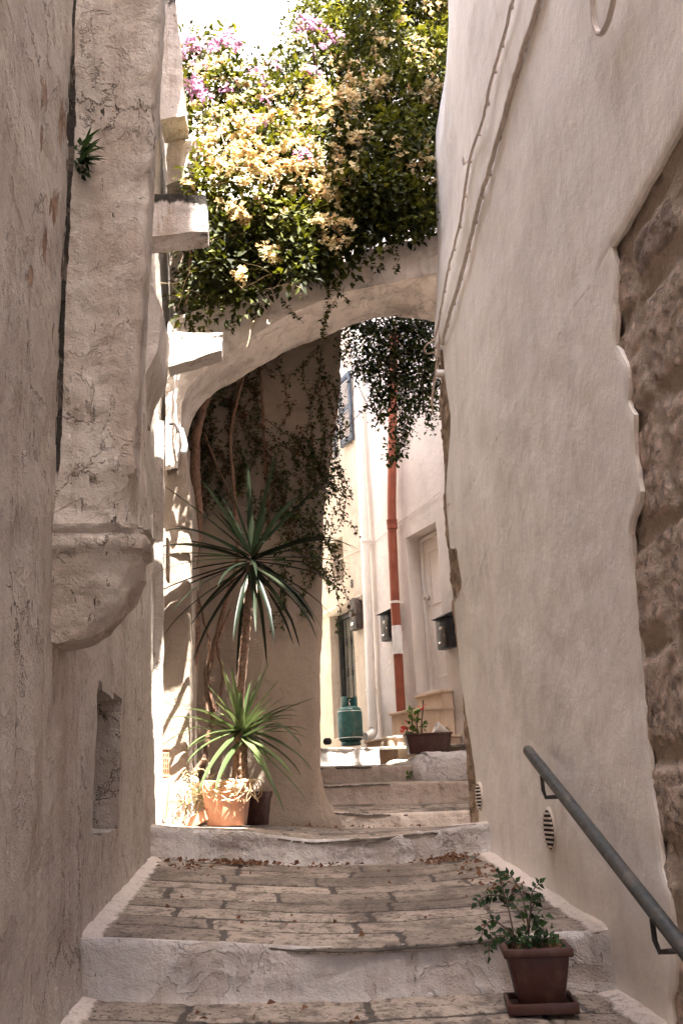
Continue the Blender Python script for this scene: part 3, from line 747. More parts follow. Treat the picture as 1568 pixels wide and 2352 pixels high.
b = MB(); b.slab(ul[i0:], zl, lambda u, z: (fac_fn(u, z)[0]+FN*.012, (0, 0, 0)), FN*-1.5); tag(b.build('wall', M['cream'], HH), 'cream coloured wall left of the white drainpipe')
def fbox(mb, u0, u1, z0, z1, o0, o1, bev=.004): mb.box(fac((u0+u1)/2, (z0+z1)/2, (o0+o1)/2), (abs(u1-u0), abs(o1-o0), abs(z1-z0)), FRM, bev)
# white door
a, c, z0, z1 = DOOR
b = MB(); fbox(b, a+.005, c-.005, z0+.01, z1-.01, -.255, -.2); 
D = b.build('door', M['white'], HH)
b = MB(); w = c-a
for (x0, x1, y0, y1) in ((a+.005, a+.06, z0, z1), (c-.06, c-.005, z0, z1), (a, c, z1-.06, z1-.004)): fbox(b, x0, x1, y0+.005, y1-.005, -.21, -.165)
for (x0, x1, y0, y1) in ((a+.16, c-.17, z0+.15, z0+.85), (a+.16, c-.17, z0+1.0, z1-.2)):
    for r in ((x0, x0+.02, y0, y1), (x1-.02, x1, y0, y1), (x0+.02, x1-.02, y0, y0+.02), (x0+.02, x1-.02, y1-.02, y1)): fbox(b, *r, -.205, -.19, .003)
b.build('door_frame', M['white'], D)
b = MB(); kz = fuz(968, 1381, -.2)[1]; kp = fac(c-.1, kz, -.2)
b.lathe(kp, [(.034, 0), (.036, .006), (.014, .01), (.013, .035), (.028, .045), (.03, .06), (.02, .07)], 14, FRM @ Matrix.Rotation(-math.pi/2, 3, 'X'))
b.lathe(fac(c-.1, kz-.09, -.2), [(.02, 0), (.02, .008), (.008, .012)], 12, FRM @ Matrix.Rotation(-math.pi/2, 3, 'X')); b.build('door_handle', M['chrome'], D)
# iron grille door with glass
a, c, z0, z1 = IDR
b = MB(); fbox(b, a+.01, c-.01, z0+.02, z1-.01, -.195, -.17); GD = b.build('glazed_door', M['glass'], HH)
b = MB(); w = c-a
for (x0, x1, y0, y1) in ((a+.01, a+.06, z0, z1), (c-.07, c-.01, z0, z1), (a+.06, c-.07, z1-.09, z1-.01), (a+.06, c-.07, z0+.01, z0+.35)): fbox(b, x0, x1, y0+.005, y1-.005, -.17, -.11)
for k in range(5):
    u = lerp(a+.09, c-.1, k/4); b.tube([fac(u, z0+.35, -.13), fac(u, z1-.09, -.13)], .008, 6)
    for zz in (.42, .75): b.lathe(fac(u, lerp(z0+.35, z1-.1, zz)-.06, -.13), [(.008, 0), (.02, .02), (.01, .035), (.022, .06), (.01, .085), (.02, .1), (.008, .12)], 6)
b.build('iron_grille', M['black'], GD)
b = MB(); b.lathe(fac(a+.06, lerp(z0, z1, .48), -.11), [(.03, 0), (.035, .02), (.02, .04)], 10, FRM @ Matrix.Rotation(-math.pi/2, 3, 'X')); b.build('lock', M['black'], GD)
# small square window above it
a, c, z0, z1 = SWN
b = MB(); fbox(b, a+.01, c-.01, z0+.01, z1-.01, -.215, -.2); W1 = b.build('window', M['glass'], HH)
b = MB()
for (x0, x1, y0, y1) in ((a+.01, a+.05, z0, z1), (c-.05, c-.01, z0, z1), (a+.05, c-.05, z1-.05, z1-.01), (a+.05, c-.05, z0+.01, z0+.05), ((a+c)/2-.015, (a+c)/2+.015, z0+.05, z1-.05)): fbox(b, x0, x1, y0+.003, y1-.003, -.2, -.17)
b.build('window_frame', M['dkbrown'], W1)
# upper window with louvred shutters
a, c, z0, z1 = UWN
b = MB(); fbox(b, a+.01, c-.01, z0+.01, z1-.01, -.145, -.13); W2 = b.build('window', M['glass'], HH)
def shutter(u0, u1, z0, z1, off, lab):
    b = MB()
    for (x0, x1, y0, y1) in ((u0, u0+.06, z0, z1), (u1-.06, u1, z0, z1), (u0+.06, u1-.06, z1-.07, z1), (u0+.06, u1-.06, z0, z0+.09), (u0+.06, u1-.06, (z0+z1)/2-.035, (z0+z1)/2+.035)): fbox(b, x0, x1, y0, y1, off, off+.04, .003)
    s_ = b.build('shutter', M['slate'], HH); tag(s_, lab); b = MB(); k = z0+.11
    while k < z1-.09:
        b.box(fac((u0+u1)/2, k, off+.02), (u1-u0-.12, .045, .008), FRM @ Matrix.Rotation(R_(-35), 3, 'X'))
        k += .04
    b.build('louvre', M['pale'], s_)
u0 = fuz(808, 930, .06)[0]; u1 = fuz(782, 960, .06)[0]; zz0, zz1 = fuz(795, 1022, .06)[1], fuz(795, 860, .06)[1]
shutter(u0, u1, zz0, zz1, .05, 'louvred shutter folded back beside the upper window')
shutter(UWN[1]-.36, UWN[1]-.02, z0+.02, z1-.02, -.1, 'closed far shutter of the upper window')
# cornice rib and wall stain
b = MB(); b.slab(frange(uW+.02, uW+1.9, .1), [0, .3, .6, 1], lambda u, t: (fac(u, 4.55+.0*u+t*.1, .012+.05*math.sin(t*math.pi)), (0, .0, 0)), FN*-.05); b.build('string_course', M['cream'], HH)
# door steps: three blocks one above the other, clad in veined marble
def stoop(px_side, off, z_under, name, cap=.03):
    (xa, ya), (xb, yb) = px_side
    ua, za = fuz(xa, ya, off); ub, zb_ = fuz(xb, yb, off); top = (za+zb_)/2
    b = MB(); fbox(b, ub, ua, z_under, top-cap, .004, off, .006); o = b.build('door_step', M['marble'], HH)
    b = MB(); fbox(b, ub-.02, ua+.02, top-cap+.001, top, .002, off+.02, .006); b.build('tread_slab', M['marble'], o); return ua, ub, top
s1 = stoop(((841, 1706), (912, 1686)), .75, 1.9, 's')
s2 = stoop(((898, 1642), (962, 1622)), .42, 1.9, 's')
s3 = stoop(((957, 1602), (1013, 1582)), .14, 1.9, 's')
# number painted beside the iron door
cu = bpy.data.curves.new('number', 'FONT'); cu.body = '8'; cu.size = .17; cu.extrude = .003; cu.align_x = 'CENTER'; cu.align_y = 'CENTER'
ob = bpy.data.objects.new('tmp', cu); COL.objects.link(ob); bpy.context.view_layer.update()
me = bpy.data.meshes.new_from_object(ob.evaluated_get(bpy.context.evaluated_depsgraph_get())); bpy.data.objects.remove(ob)
num = bpy.data.objects.new('house_number', me); COL.objects.link(num); me.materials.clear(); me.materials.append(M['black'])
nu_, nz_ = fuz(808, 1342, .02); num.parent = HH
rot = Matrix((-FD, Vector((0, 0, 1)), FN)).transposed().to_4x4()
num.matrix_local = Matrix.Translation(fac(nu_, nz_, .022)-ORG[HH.name]) @ rot

# ---- pipes
def path_off(pts, off): return [atP(x, y, FP+FN*off, FN) for x, y in pts]
def smooth_path(P_, n=6):
    out = []
    for i in range(len(P_)-1):
        p0 = P_[max(0, i-1)]; p1 = P_[i]; p2 = P_[i+1]; p3 = P_[min(len(P_)-1, i+2)]
        for k in range(n):
            t = k/n; out.append(.5*((2*p1)+(p2-p0)*t+(2*p0-5*p1+4*p2-p3)*t*t+(3*p1-p0-3*p2+p3)*t**3))
    return out+[P_[-1]]
RP = thing('red_drainpipe', path_off([(922, 1638)], .1)[0], 'red brown drainpipe fixed to the pale house front, wrapped in a white paper', 'drainpipe')
pp = path_off([(904, 760), (902, 900), (901, 1000), (899, 1150), (900, 1212)], .1); b = MB(); b.tube(pp, .056, 20)
pp2 = path_off([(900, 1222), (907, 1385), (921, 1638)], .1); b.tube([pp[-1]]+pp2, .056, 20); b.build('pipe', M['redpipe'], RP)
q = path_off([(900, 1205)], .1)[0]; b = MB(); b.lathe(q-Vector((0, 0, .06)), [(.058, 0), (.066, .004), (.066, .1), (.069, .104), (.069, .12), (.058, .124)], 20); b.build('coupling', M['redpipe'], RP)
q = path_off([(907, 1384)], .1)[0]; b = MB(); b.lathe(q-Vector((0, 0, .015)), [(.057, 0), (.063, .001), (.063, .03), (.057, .031)], 20); b.box(q-FN*.06, (.03, .08, .02), FRM); b.build('bracket', M['white'], RP)
# paper taped round the pipe
ptop, pbot = path_off([(911, 1438), (915, 1503)], .1)
b = MB()
def paper(a_, t):
    o = ptop.lerp(pbot, t); rr = .061+.004*nz((a_*2, t*3, 1), 1.5)+.004*abs(math.sin(t*9+a_*2))
    return o+Vector((math.cos(a_), math.sin(a_), 0))*rr+Vector((0, 0, .006*nz((a_*4, t, 2), 2)))
b.grid(frange(R_(140), R_(330), .15), frange(0, 1, .06), paper); b.build('paper_wrap', M['paper'], RP)
WP = thing('white_drainpipe', path_off([(858, 1690)], .1)[0], 'white drainpipe running down between pink and cream house fronts', 'drainpipe')
pp = path_off([(818, 700), (822, 900), (828, 1060), (838, 1250), (845, 1400), (851, 1560), (857, 1672)], .09); b = MB(); b.tube(pp, .058, 20)
pp3 = [pp[-1], pp[-1]+Vector((0, 0, -.04)), pp[-1]+Vector((-.04, -.03, -.09)), pp[-1]+Vector((-.11, -.07, -.11))]; 
b.build('pipe', M['whitepipe'], WP)
b = MB(); b.tube(smooth_path(pp3, 4), .056, 16); b.build('spout', M['whitepipe'], WP)
for yy, xx in ((1245, 838), (1588, 852)):
    q = path_off([(xx, yy)], .09)[0]; b = MB(); b.lathe(q, [(.059, 0), (.066, .002), (.066, .03), (.059, .032)], 20); b.box(q-FN*.06+Vector((0, 0, .015)), (.025, .08, .018), FRM); b.build('bracket', M['whitepipe'], WP)

# ---- mailboxes, meter box, wall cable
def mailbox(px, off, label):
    (x0, y0), (x1, y1) = px                     # near lower corner and far upper corner on the wall
    u, z = fuz((x0+x1)/2, (y0+y1)/2, off)
    t = thing('mailbox', fac(u, z-.2, 0), label, 'mailbox', 'black mailboxes beside the doors')
    w, h, d = .24, .36, .12
    b = MB(); fbox(b, u-w/2, u+w/2, z-h/2, z+h/2-.03, .012, d, .006); b.build('box', M['black'], t)
    b = MB(); vs = [fac(u-w/2-.02, z+h/2-.03, .0), fac(u-w/2-.02, z+h/2-.03, d+.05), fac(u-w/2-.02, z+h/2+.05, .0)]; vs += [v+FD*(w+.04) for v in vs]
    for v in vs: b.vert(v)
    for f in ((0, 1, 2), (5, 4, 3), (0, 3, 4, 1), (1, 4, 5, 2), (2, 5, 3, 0)): b.face(*f)
    b.build('lid', M['black'], t, smooth=False)
    b = MB(); fbox(b, u-w/2+.025, u+w/2-.025, z-h/2+.03, z+h/2-.13, d, d+.008, .003); dr = b.build('front_door', M['dkbrown'], t)
    b = MB(); fbox(b, u-.03, u+.03, z+.03, z+.06, d+.008, d+.012, .001); b.build('name_plate', M['white'], dr)
    b = MB(); b.lathe(fac(u-.07, z-.04, d+.008), [(.009, 0), (.009, .006)], 8, FRM @ Matrix.Rotation(-math.pi/2, 3, 'X')); b.build('lock', M['chrome'], dr)
    b = MB(); fbox(b, u+.01, u+.06, z-h/2+.06, z-h/2+.08, d+.008, d+.012, .001); b.build('letter_slot', M['chrome'], dr)
    return t
mailbox(((882, 1405), (905, 1470)), .06, 'black mailbox left of and partly behind the red brown drainpipe')
mailbox(((1010, 1415), (1040, 1490)), .06, 'black mailbox right of the white door, cut off by the bare stone corner')
u, z = fuz(817, 1415, .06)
t = thing('meter_box', fac(u, z-.22, 0), 'brown oval topped intercom box beside the iron grille door', 'box')
b = MB(); fbox(b, u-.12, u+.1, z-.19, z+.14, .014, .12, .025)
b.lathe(fac(u-.01, z+.13, .014), [(.11, 0), (.11, .09), (.095, .105)], 20, FRM @ Matrix.Rotation(-math.pi/2, 3, 'X')); b.build('case', M['dkbrown'], t)
b = MB(); b.lathe(fac(u-.01, z+.05, .12), [(.06, 0), (.055, .015), (.03, .02)], 16, FRM @ Matrix.Rotation(-math.pi/2, 3, 'X')); b.build('dial', M['dkbrown'], t)
b = MB(); fbox(b, u-.05, u+.02, z-.13, z-.09, .12, .128, .002); b.build('plate', M['chrome'], t)
cp = [path_off([p], .02)[0] for p in ((1010, 1130), (960, 1168), (895, 1216), (860, 1246), (838, 1257), (800, 1275), (770, 1290))]
b = MB(); b.tube(smooth_path(cp, 3), .006, 5); tag(b.build('wall_cable', M['cable']), 'thin sagging cable strung across the pale house front', 'cable')

# ---- gas cylinder
gz = kF(.95)
g0 = atY(806, 1713, 12.35)
G = thing('gas_cylinder', g0, 'teal enamel gas cylinder standing at the foot of the iron grille door', 'gas cylinder')
b = MB(); b.lathe(g0, [(.118, 0), (.122, .004), (.122, .035), (.112, .045), (.135, .06), (.15, .085), (.153, .11), (.153, .39), (.148, .415), (.135, .44), (.11, .458), (.08, .468), (.04, .472)], 40); b.build('body', M['teal'], G)
b = MB(); b.grid(frange(R_(20), R_(320), R_(10)), [0, .01, .12, .13], lambda a_, h: g0+Vector((math.cos(a_-1.2)*(.098+.004*(h in (0.01, .12))), math.sin(a_-1.2)*(.098+.004*(h in (.01, .12))), .455+h))); b.build('collar', M['teal'], G)
b = MB(); b.lathe(g0+Vector((0, 0, .46)), [(.022, 0), (.022, .05), (.012, .055), (.012, .075), (.03, .08), (.03, .095)], 12); b.build('valve', M['chrome'], G)
b = MB(); b.lathe(g0+Vector((0, 0, .085)), [(.151, 0), (.1555, .004), (.151, .008)], 40); b.build('weld_seam', M['whitepipe'], G); b = MB(); b.lathe(g0+Vector((0, 0, .4)), [(.149, 0), (.153, .004), (.149, .008)], 40); b.build('weld_seam', M['whitepipe'], G)

# ---- white rounded block, plinth and trough
def lump(u, v, R0, size, pw=4.):
    a_, c_ = u, v
    def sp(x): return math.copysign(abs(x)**(2/pw), x)
    p = Vector((sp(math.cos(c_))*sp(math.cos(a_))*size[0], sp(math.cos(c_))*sp(math.sin(a_))*size[1], sp(math.sin(c_))*size[2]))
    return R0+p
bl = [atY(962, 1842, 9.05), atY(985, 1726, 9.05)]
zt = bl[1].z; zb = bl[0].z-.15; cx0 = bl[0].x
def rock(u, v):
    p = lump(u, v, Vector((cx0+.42, 9.72, (zt+zb)/2)), (.43, .62, (zt-zb)/2), 7.)
    d = .03*nz(p, 2.5)+.018*nz(p, 7)+.008*nz(p, 20)
    if p.z > zt-.16 and p.x < cx0+.12: p.x += (p.z-zt+.16)*.4
    return p+(p-Vector((cx0+.42, 9.7, (zt+zb)/2))).normalized()*d, (0, .5*clamp(1-(p.z-zb-.1)/.22)*clamp(nz(p, 4)+.55), 0)
b = MB(); b.grid(frange(-math.pi, math.pi, .06), frange(-math.pi/2, math.pi/2, .06), rock); tag(b.build('limewashed_block', M['riser']), 'rounded limewashed stone block at the right edge of the upper steps', 'stone block')
def plinth(u, v):
    p = lump(u, v, Vector((1.3, 10.4, 2.35)), (.33, .45, .3), 8.); return p+Vector((.01*nz(p, 5), .012*nz(p+Vector((3, 3, 3)), 5), .01*nz(p, 6))), (0, 0, 0)
pl0, pl1 = atY(892, 1790, 9.95), atY(950, 1742, 9.95)
def plinth(u, v):
    p = lump(u, v, Vector(((pl0.x+pl1.x)/2+.2, 10.45, pl1.z-.35)), ((pl1.x-pl0.x)/2+.2, .5, .35), 8.); return p+Vector((.012*nz(p, 5), .014*nz(p+Vector((3, 3, 3)), 5), .01*nz(p, 6))), (0, 0, 0)
b = MB(); b.grid(frange(-math.pi, math.pi, .08), frange(-math.pi/2, math.pi/2, .08), plinth); tag(b.build('plastered_plinth', M['cream']), 'low cream plastered plinth between the marble step and the white block', 'plinth')
# flower trough on the block
tc = atY(982, 1722, 9.75); tz = zt+.012; tx0, tx1 = atY(928, 1700, 9.75).x, atY(1036, 1700, 9.75).x; tw = tx1-tx0; tcx = (tx0+tx1)/2
T = thing('flower_trough', (tcx, 9.75, tz), 'long brown plastic trough with a red geranium on the white rounded block', 'planter')
b = MB(); b.box((tcx, 9.75, tz+.085), (tw-.02, .18, .17), None, .008, .88); b.build('trough', M['brown'], T)
b = MB()
for s_, o_ in (((tw, .02, .022), (0, -.095, 0)), ((tw, .02, .022), (0, .095, 0)), ((.02, .17, .022), (tw/2-.01, 0, 0)), ((.02, .17, .022), (-tw/2+.01, 0, 0))): b.box((tcx+o_[0], 9.75+o_[1], tz+.178), s_, None, .005)
b.build('rim', M['brown'], T)
b = MB(); b.grid(frange(-tw/2+.02, tw/2-.02, .03), frange(-.08, .08, .03), lambda x, y: Vector((tcx+x, 9.75+y, tz+.176+.012*nz((x, y, 0), 20)))); b.build('soil', M['soil'], T)
def px2(x, y, Y): return atY(x, y, Y)
b = MB(); lf = MB(); rd = MB(); rnd = random.Random(4); random.seed(41)
for st in (((948, 1690), (946, 1655), (944, 1640), (948, 1628)), ((958, 1690), (957, 1655), (961, 1638), (958, 1632)), ((968, 1690), (968, 1660), (970, 1640), (971, 1618), (972, 1609)), ((940, 1690), (934, 1676), (930, 1668))):
    P_ = [px2(x, y, 9.75+U(-.05, .05)) for x, y in st]; b.tube(smooth_path(P_, 4), .006, 6)
for cx, cy, r, n in ((942, 1630, 13, 9), (956, 1634, 10, 8), (940, 1668, 14, 16), (952, 1675, 12, 16), (962, 1655, 7, 5), (971, 1672, 8, 10), (975, 1664, 6, 5), (947, 1650, 8, 6), (934, 1684, 8, 6), (958, 1690, 12, 8)):
    for k in range(n):
        p = px2(cx+random.gauss(0, r*.5), cy+random.gauss(0, r*.45), 9.75+U(-.08, .08)); d = Vector((U(-1, 1), U(-1, .3), U(-.4, .5)))
        lf.leaf(p, d, U(.035, .06), U(.035, .05), .15, random.random()*.7)
for cx, cy in ((925, 1670), (929, 1674), (922, 1676), (934, 1660), (958, 1626), (974, 1622), (968, 1627)):
    for k in range(7 if cx < 931 else 3): rd.leaf(px2(cx+U(-3, 3), cy+U(-4, 4), 9.68), (U(-1, 1), U(-1, 0), U(-1, .6)), .03, .024, .3)
b.build('stem', M['twig'], T); lf.build('foliage', M['gerleaf'], T); rd.build('petals', M['red_fl'], T)
sc = MB()
for k in range(14): sc.leaf(px2(1026+U(-4, 4), 1680+U(-4, 3), 9.75), (U(-1, 1), U(-.6, .2), U(.1, 1)), .05, .022, .2, U(.4, .7))
sc.build('succulent', M['gerleaf'], T)
cpx = px2(997, 1686, 9.76); b = MB(); ax = Matrix.Rotation(R_(-62), 3, 'Y') @ Matrix.Rotation(R_(8), 3, 'X')
b.lathe(cpx+Vector((.13, 0, .0)), [(.03, 0), (.034, .01), (.052, .11), (.058, .115), (.058, .135), (.05, .135), (.045, .12), (.028, .02)], 18, ax)
b.lathe(cpx+Vector((-.02, -.02, -.015)), [(.0, 0), (.02, .01), (.02, .02), (0, .03)], 8)
tag(b.build('small_white_pot', M['white']), 'little white pot lying on its side in the flower trough', 'flower pot')
# dry things at the foot of the iron door
for cx, cy, r in ((752, 1703, 6),):
    p = atY(cx, cy+8, 11.6); b = MB(); b.lathe(p, [(.03, 0), (.05, .02), (.05, .05), (.03, .075)], 12); tag(b.build('dark_jar', M['black']), 'small dark round jar on the upper step by the buttress wall', 'jar')

# ================================================================ FITTINGS ON THE RIGHT WALL
random.seed(11)
r0, r1 = atX(1212, 1724, 1.185), atX(1568, 2178, 1.185); dv = (r1-r0)
HR = thing('handrail', r0, 'dark grey round steel handrail slanting down the right wall', 'handrail')
b = MB(); dn = dv.normalized(); pe = r0+dv*2.2
b.tube([r0-dn*.022, r0-dn*.018, r0-dn*.008, r0+dn*.006]+[r0+dv*t for t in (.1, .3, .6, 1., 1.5, 2.2)], [.004, .014, .021, .0245]+[.025]*6, 24); b.build('rail', M['rail'], HR)
for t in (.155, .885, 1.7):
    p = r0+dv*t; w = Vector((XR(p.y, p.z-.05)-.004, p.y-.02, p.z-.075)); b = MB()
    q1 = p+Vector((0, .045, -.02)); q2 = q1+Vector((0, .0, -.06)); q3 = q2+Vector((.0, -.03, -.03)); q4 = Vector((w.x, q3.y, q3.z))
    b.tube([p+Vector((0, .02, -.012)), q1, q2, q3, q3.lerp(q4, .5), q4], [.008, .009, .009, .009, .009, .009], 8)
    bk = b.build('bracket', M['rail'], HR)
    for sy_, sz_ in ((.018, .012), (-.018, -.012)):
        b = MB(); b.lathe(q4+Vector((-.006, sy_, sz_)), [(.005, 0), (.0045, .003)], 6, Matrix.Rotation(-math.pi/2, 3, 'Y')); b.build('screw', M['chrome'], bk)
    b = MB(); b.lathe(q4+Vector((-.002, 0, 0)), [(.03, 0), (.03, .005), (.01, .01)], 14, Matrix.Rotation(-math.pi/2, 3, 'Y')); b.build('wall_plate', M['rail'], bk)
def vent(x, y, r, label):
    p = onR(x, y); t = thing('wall_vent', p, label, 'vent', 'round slotted vents in the right wall'); A = Matrix.Rotation(-math.pi/2, 3, 'Y')
    p = Vector((XR(p.y, p.z)-.002, p.y, p.z))
    b = MB(); b.lathe(p+Vector((.01, 0, 0)), [(r*1.18, 0), (r*1.16, .018), (r*1.02, .026), (r, .02), (r, .01)], 32, A); b.build('ring', M['vent'], t)
    b = MB(); b.lathe(p+Vector((-.012, 0, 0)), [(r, 0), (r, .002)], 32, A); b.build('opening', M['vent_shade'], t)  # solid disc, the hollow's shade painted as a dark colour
    b = MB(); k = -r+.012
    while k < r-.005:
        w = math.sqrt(max(0, r*r-k*k)); b.box(p+Vector((-.02, 0, k)), (.006, 2*w, .009), Matrix.Rotation(R_(20), 3, 'Y')); k += .0205
    b.build('slat', M['vent'], t)
vent(1268, 1906, .085, 'round slotted vent below the middle of the handrail')
vent(1105, 1830, .075, 'round slotted vent close to the bare stone corner')
def wall_line(pts, r, name, label, cat, mat, off=.018, seed=1, jit=.006, clips=0):
    P_ = []
    for x, y in pts:
        p = onR(x, y); P_.append(Vector((XR(p.y, p.z)-off-r, p.y, p.z)))
    S_ = smooth_path(P_, 7); rnd = random.Random(seed)
    S_ = [p+Vector((rnd.uniform(-1, .6)*jit*.7, 0, rnd.uniform(-1, 1)*jit)) for p in S_]
    t = thing(name, S_[-1], label, cat); b = MB(); b.tube(S_, r, 8); b.build('cable', mat, t)
    for k in range(3, len(S_)-2, 5):
        if clips:
            q = S_[k]; b = MB(); b.box(q+Vector((.006, 0, 0)), (.02, .018, r*2.8), None, .003); b.build('clip', mat, t)
    return S_
wall_line([(1196, -30), (1165, 90), (1140, 175), (1116, 280), (1086, 370), (1070, 480), (1052, 560), (1035, 625), (1021, 700), (1010, 760)], .0085, 'upper_cable', 'thin pale painted cable on the right wall, left one of the two', 'cable', M['cable'], .014, 3, .005, 1)
wall_line([(1258, -30), (1215, 95), (1188, 185), (1162, 280), (1128, 395), (1106, 470), (1084, 560), (1060, 650), (1037, 725), (1020, 790)], .013, 'upper_cable', 'thicker painted cable with a dark gap behind it, right one of the two', 'cable', M['cable'], .003, 5, .004, 1)
S_ = wall_line([(1386, -60), (1388, 0), (1390, 45), (1398, 72), (1410, 73), (1424, 45), (1436, 0), (1445, -60)], .011, 'cable_loop', 'pale cable loop hanging at the top edge of the right wall', 'cable', M['cable'], .03, 8, .001)
p = onR(1080, 374); b = MB(); cx = XR(p.y, p.z)-.045
b.tube([Vector((cx, p.y+.02*math.cos(a_)-.02, p.z+.025*math.sin(a_))) for a_ in frange(-.6, 4.6, .35)], .004, 6); b.tube([Vector((cx, p.y-.01, p.z-.02)), Vector((cx+.05, p.y-.09, p.z-.012))], .004, 6)
tag(b.build('wall_hook', M['cable']), 'small curled wire hook holding the left painted cable', 'hook')
# cable end, junction and bulky knot at the arch corner
J = thing('cable_knot', atY(1005, 800, 6.9), 'bundle of loose weathered cables hanging from the bare corner under the arch', 'cables')
for pts, r in (([(1022, 700), (1012, 740), (1000, 778), (985, 790), (978, 803), (984, 812), (1004, 808)], .007), ([(1015, 760), (1008, 820), (1000, 880), (994, 930)], .008), ([(1020, 790), (1010, 840), (999, 900), (996, 950)], .006), ([(1004, 800), (1020, 770), (1024, 740)], .01)):
    b = MB(); P_ = [atY(x-4, y, 6.78+U(-.05, .0)) for x, y in pts]; b.tube(smooth_path(P_, 5), r, 6); b.build('loose_cable', M['wood'], J)
b = MB(); q0 = atY(1003, 858, 6.72); b.tube([q0, q0+Vector((.085, 0, 0))], .03, 14); b.tube([q0-Vector((.004, 0, 0)), q0], .034, 14); tag(b.build('pipe_stub', M['white']), 'short white pipe end poking out of the bare stone corner', 'pipe')

# conduit and wire on the arch foot
b = MB(); P_ = [atY(x, y, 6.9) for x, y in ((404, 1038), (415, 1024), (423, 1042), (425, 1070))]
b = MB(); P_ = [atY(x, y, 6.93) for x, y in ((402, 850), (403, 900), (404, 960), (410, 990), (416, 1010))]; b.tube(smooth_path(P_, 6), .008, 6)
W_ = thing('hanging_conduit', P_[0], 'pale ribbed conduit and wire hanging on the sunlit left foot of the arch', 'conduit'); b.build('wire', M['white'], W_)
P_ = smooth_path([atY(x, y, 6.9) for x, y in ((414, 985), (420, 1005), (424, 1025), (421, 1040))], 12)
b = MB(); b.tube(P_, [.02 if k % 2 else .026 for k in range(len(P_))], 12); b.build('ribbed_tube', M['pale'], W_)
b = MB(); b.tube(smooth_path([atY(x, y, 6.88) for x, y in ((388, 975), (398, 972), (404, 978), (410, 992))], 4), .012, 8); b.build('wall_bracket', M['dkbrown'], W_)

# ================================================================ PLANTS
# fern growing from the seam
fp = atX(188, 412, XL+.02); fp = Vector((XL+.02, FY-.03, fp.z)); b = MB()
FE = thing('wall_plant', fp, 'small dark weed sprouting from the seam beside the flue', 'plant')
for k in range(46):
    b.leaf(fp+Vector((U(0, .05), U(-.03, .03), U(-.09, .03))), (U(.0, 1), U(-1, .5), U(-1, .5)), U(.025, .05), .02, .2, U(0, .3))
for k in range(11):
    d = Vector((U(.3, 1), U(-.6, .1), U(-.6, .8))); b.blade(fp+Vector((.03, -.02, U(-.06, .05))), d, U(.09, .15), .018, .4, n=5)
b.build('leaves', M['pot_leaf'], FE)

# foreground square pot
by = 3.72; bp = atY(1240, 2298, by); bp.z = lerp(bA(bp.x)-.19, bA(bp.x), (by-1.2)/2.78)+.006
PT = thing('potted_plant', bp, 'square brown pot with a thin leafy plant at the foot of the right wall', 'potted plant')
ro = Matrix.Rotation(R_(-9), 3, 'Z')
def sq(mb, w, z, t): mb.box(bp+ro @ Vector((0, 0, z)), (w, w, t), ro, min(.012, t*.4))
b = MB(); b.box(bp+Vector((0, 0, .1)), (.212, .212, .165), ro, .014, .72); b.build('pot', M['brown'], PT)
b = MB()
for sx, sy, w, l in ((0, 1, .236, .02), (0, -1, .236, .02), (1, 0, .02, .2), (-1, 0, .02, .2)): b.box(bp+ro @ Vector((sx*.108, sy*.108, .19)), (w, l, .03) if sy else (w, l, .03), ro, .007)
b.build('rim', M['terra'] if False else M['brown'], PT)
b = MB(); b.box(bp+Vector((0, 0, .008)), (.215, .215, .014), ro, .004)
for sx, sy, w, l in ((0, 1, .235, .014), (0, -1, .235, .014), (1, 0, .014, .21), (-1, 0, .014, .21)): b.box(bp+ro @ Vector((sx*.11, sy*.11, .018)), (w, l, .034), ro, .004)
b.build('saucer', M['brown'], PT)
b = MB(); b.grid(frange(-.1, .1, .01), frange(-.1, .1, .01), lambda x, y: bp+ro @ Vector((x, y, .182+.01*nz((x, y, 0), 22)))); b.build('soil', M['soil'], PT)
st = MB(); lf = MB(); random.seed(5)
def stem_px(pts, Y, r, mb, jy=.03):
    P_ = [atY(x, y, Y+U(-jy, jy)) for x, y in pts]; P_ = smooth_path(P_, 5); mb.tube(P_, [r*(1-.6*i/len(P_)) for i in range(len(P_))], 6); return P_
def compound(mb, P_, n, L, W, val=None):
    """pairs of leaflets along the outer part of a stem"""
    for k in range(n):
        i = int(len(P_)*(.35+.63*k/n)); i = min(i, len(P_)-2); d = (P_[i+1]-P_[i]).normalized(); s_ = d.cross(Vector((0, -1, .2))).normalized()
        for sg in (1, -1): mb.leaf(P_[i], s_*sg+d*.5+Vector((0, U(-.3, .3), U(-.2, .2))), L*U(.7, 1.1), W*U(.8, 1.2), .15)
    mb.leaf(P_[-1], P_[-1]-P_[-2], L, W, .15)
for pts in (((1215, 2212), (1212, 2130), (1204, 2080), (1190, 2040), (1175, 2015), (1158, 2010)), ((1213, 2150), (1218, 2090), (1222, 2050), (1238, 2030)), ((1208, 2140), (1222, 2085), (1235, 2070), (1245, 2062)),
            ((1190, 2208), (1172, 2110), (1160, 2060), (1150, 2030), (1145, 2008)), ((1205, 2120), (1185, 2085), (1165, 2065), (1150, 2058)), ((1165, 2080), (1148, 2060), (1125, 2058), (1110, 2062), (1095, 2075)),
            ((1180, 2150), (1150, 2125), (1130, 2115), (1112, 2130), (1105, 2150)), ((1195, 2208), (1170, 2160), (1145, 2150), (1125, 2165), (1122, 2195)), ((1225, 2210), (1240, 2165), (1262, 2155), (1280, 2162)), ((1215, 2210), (1200, 2165), (1185, 2150), (1172, 2150)),
            ((1240, 2200), (1265, 2190), (1290, 2188), (1300, 2184))):
    P_ = stem_px(pts, by, .0032, st); compound(lf, P_, 6, .032, .02)
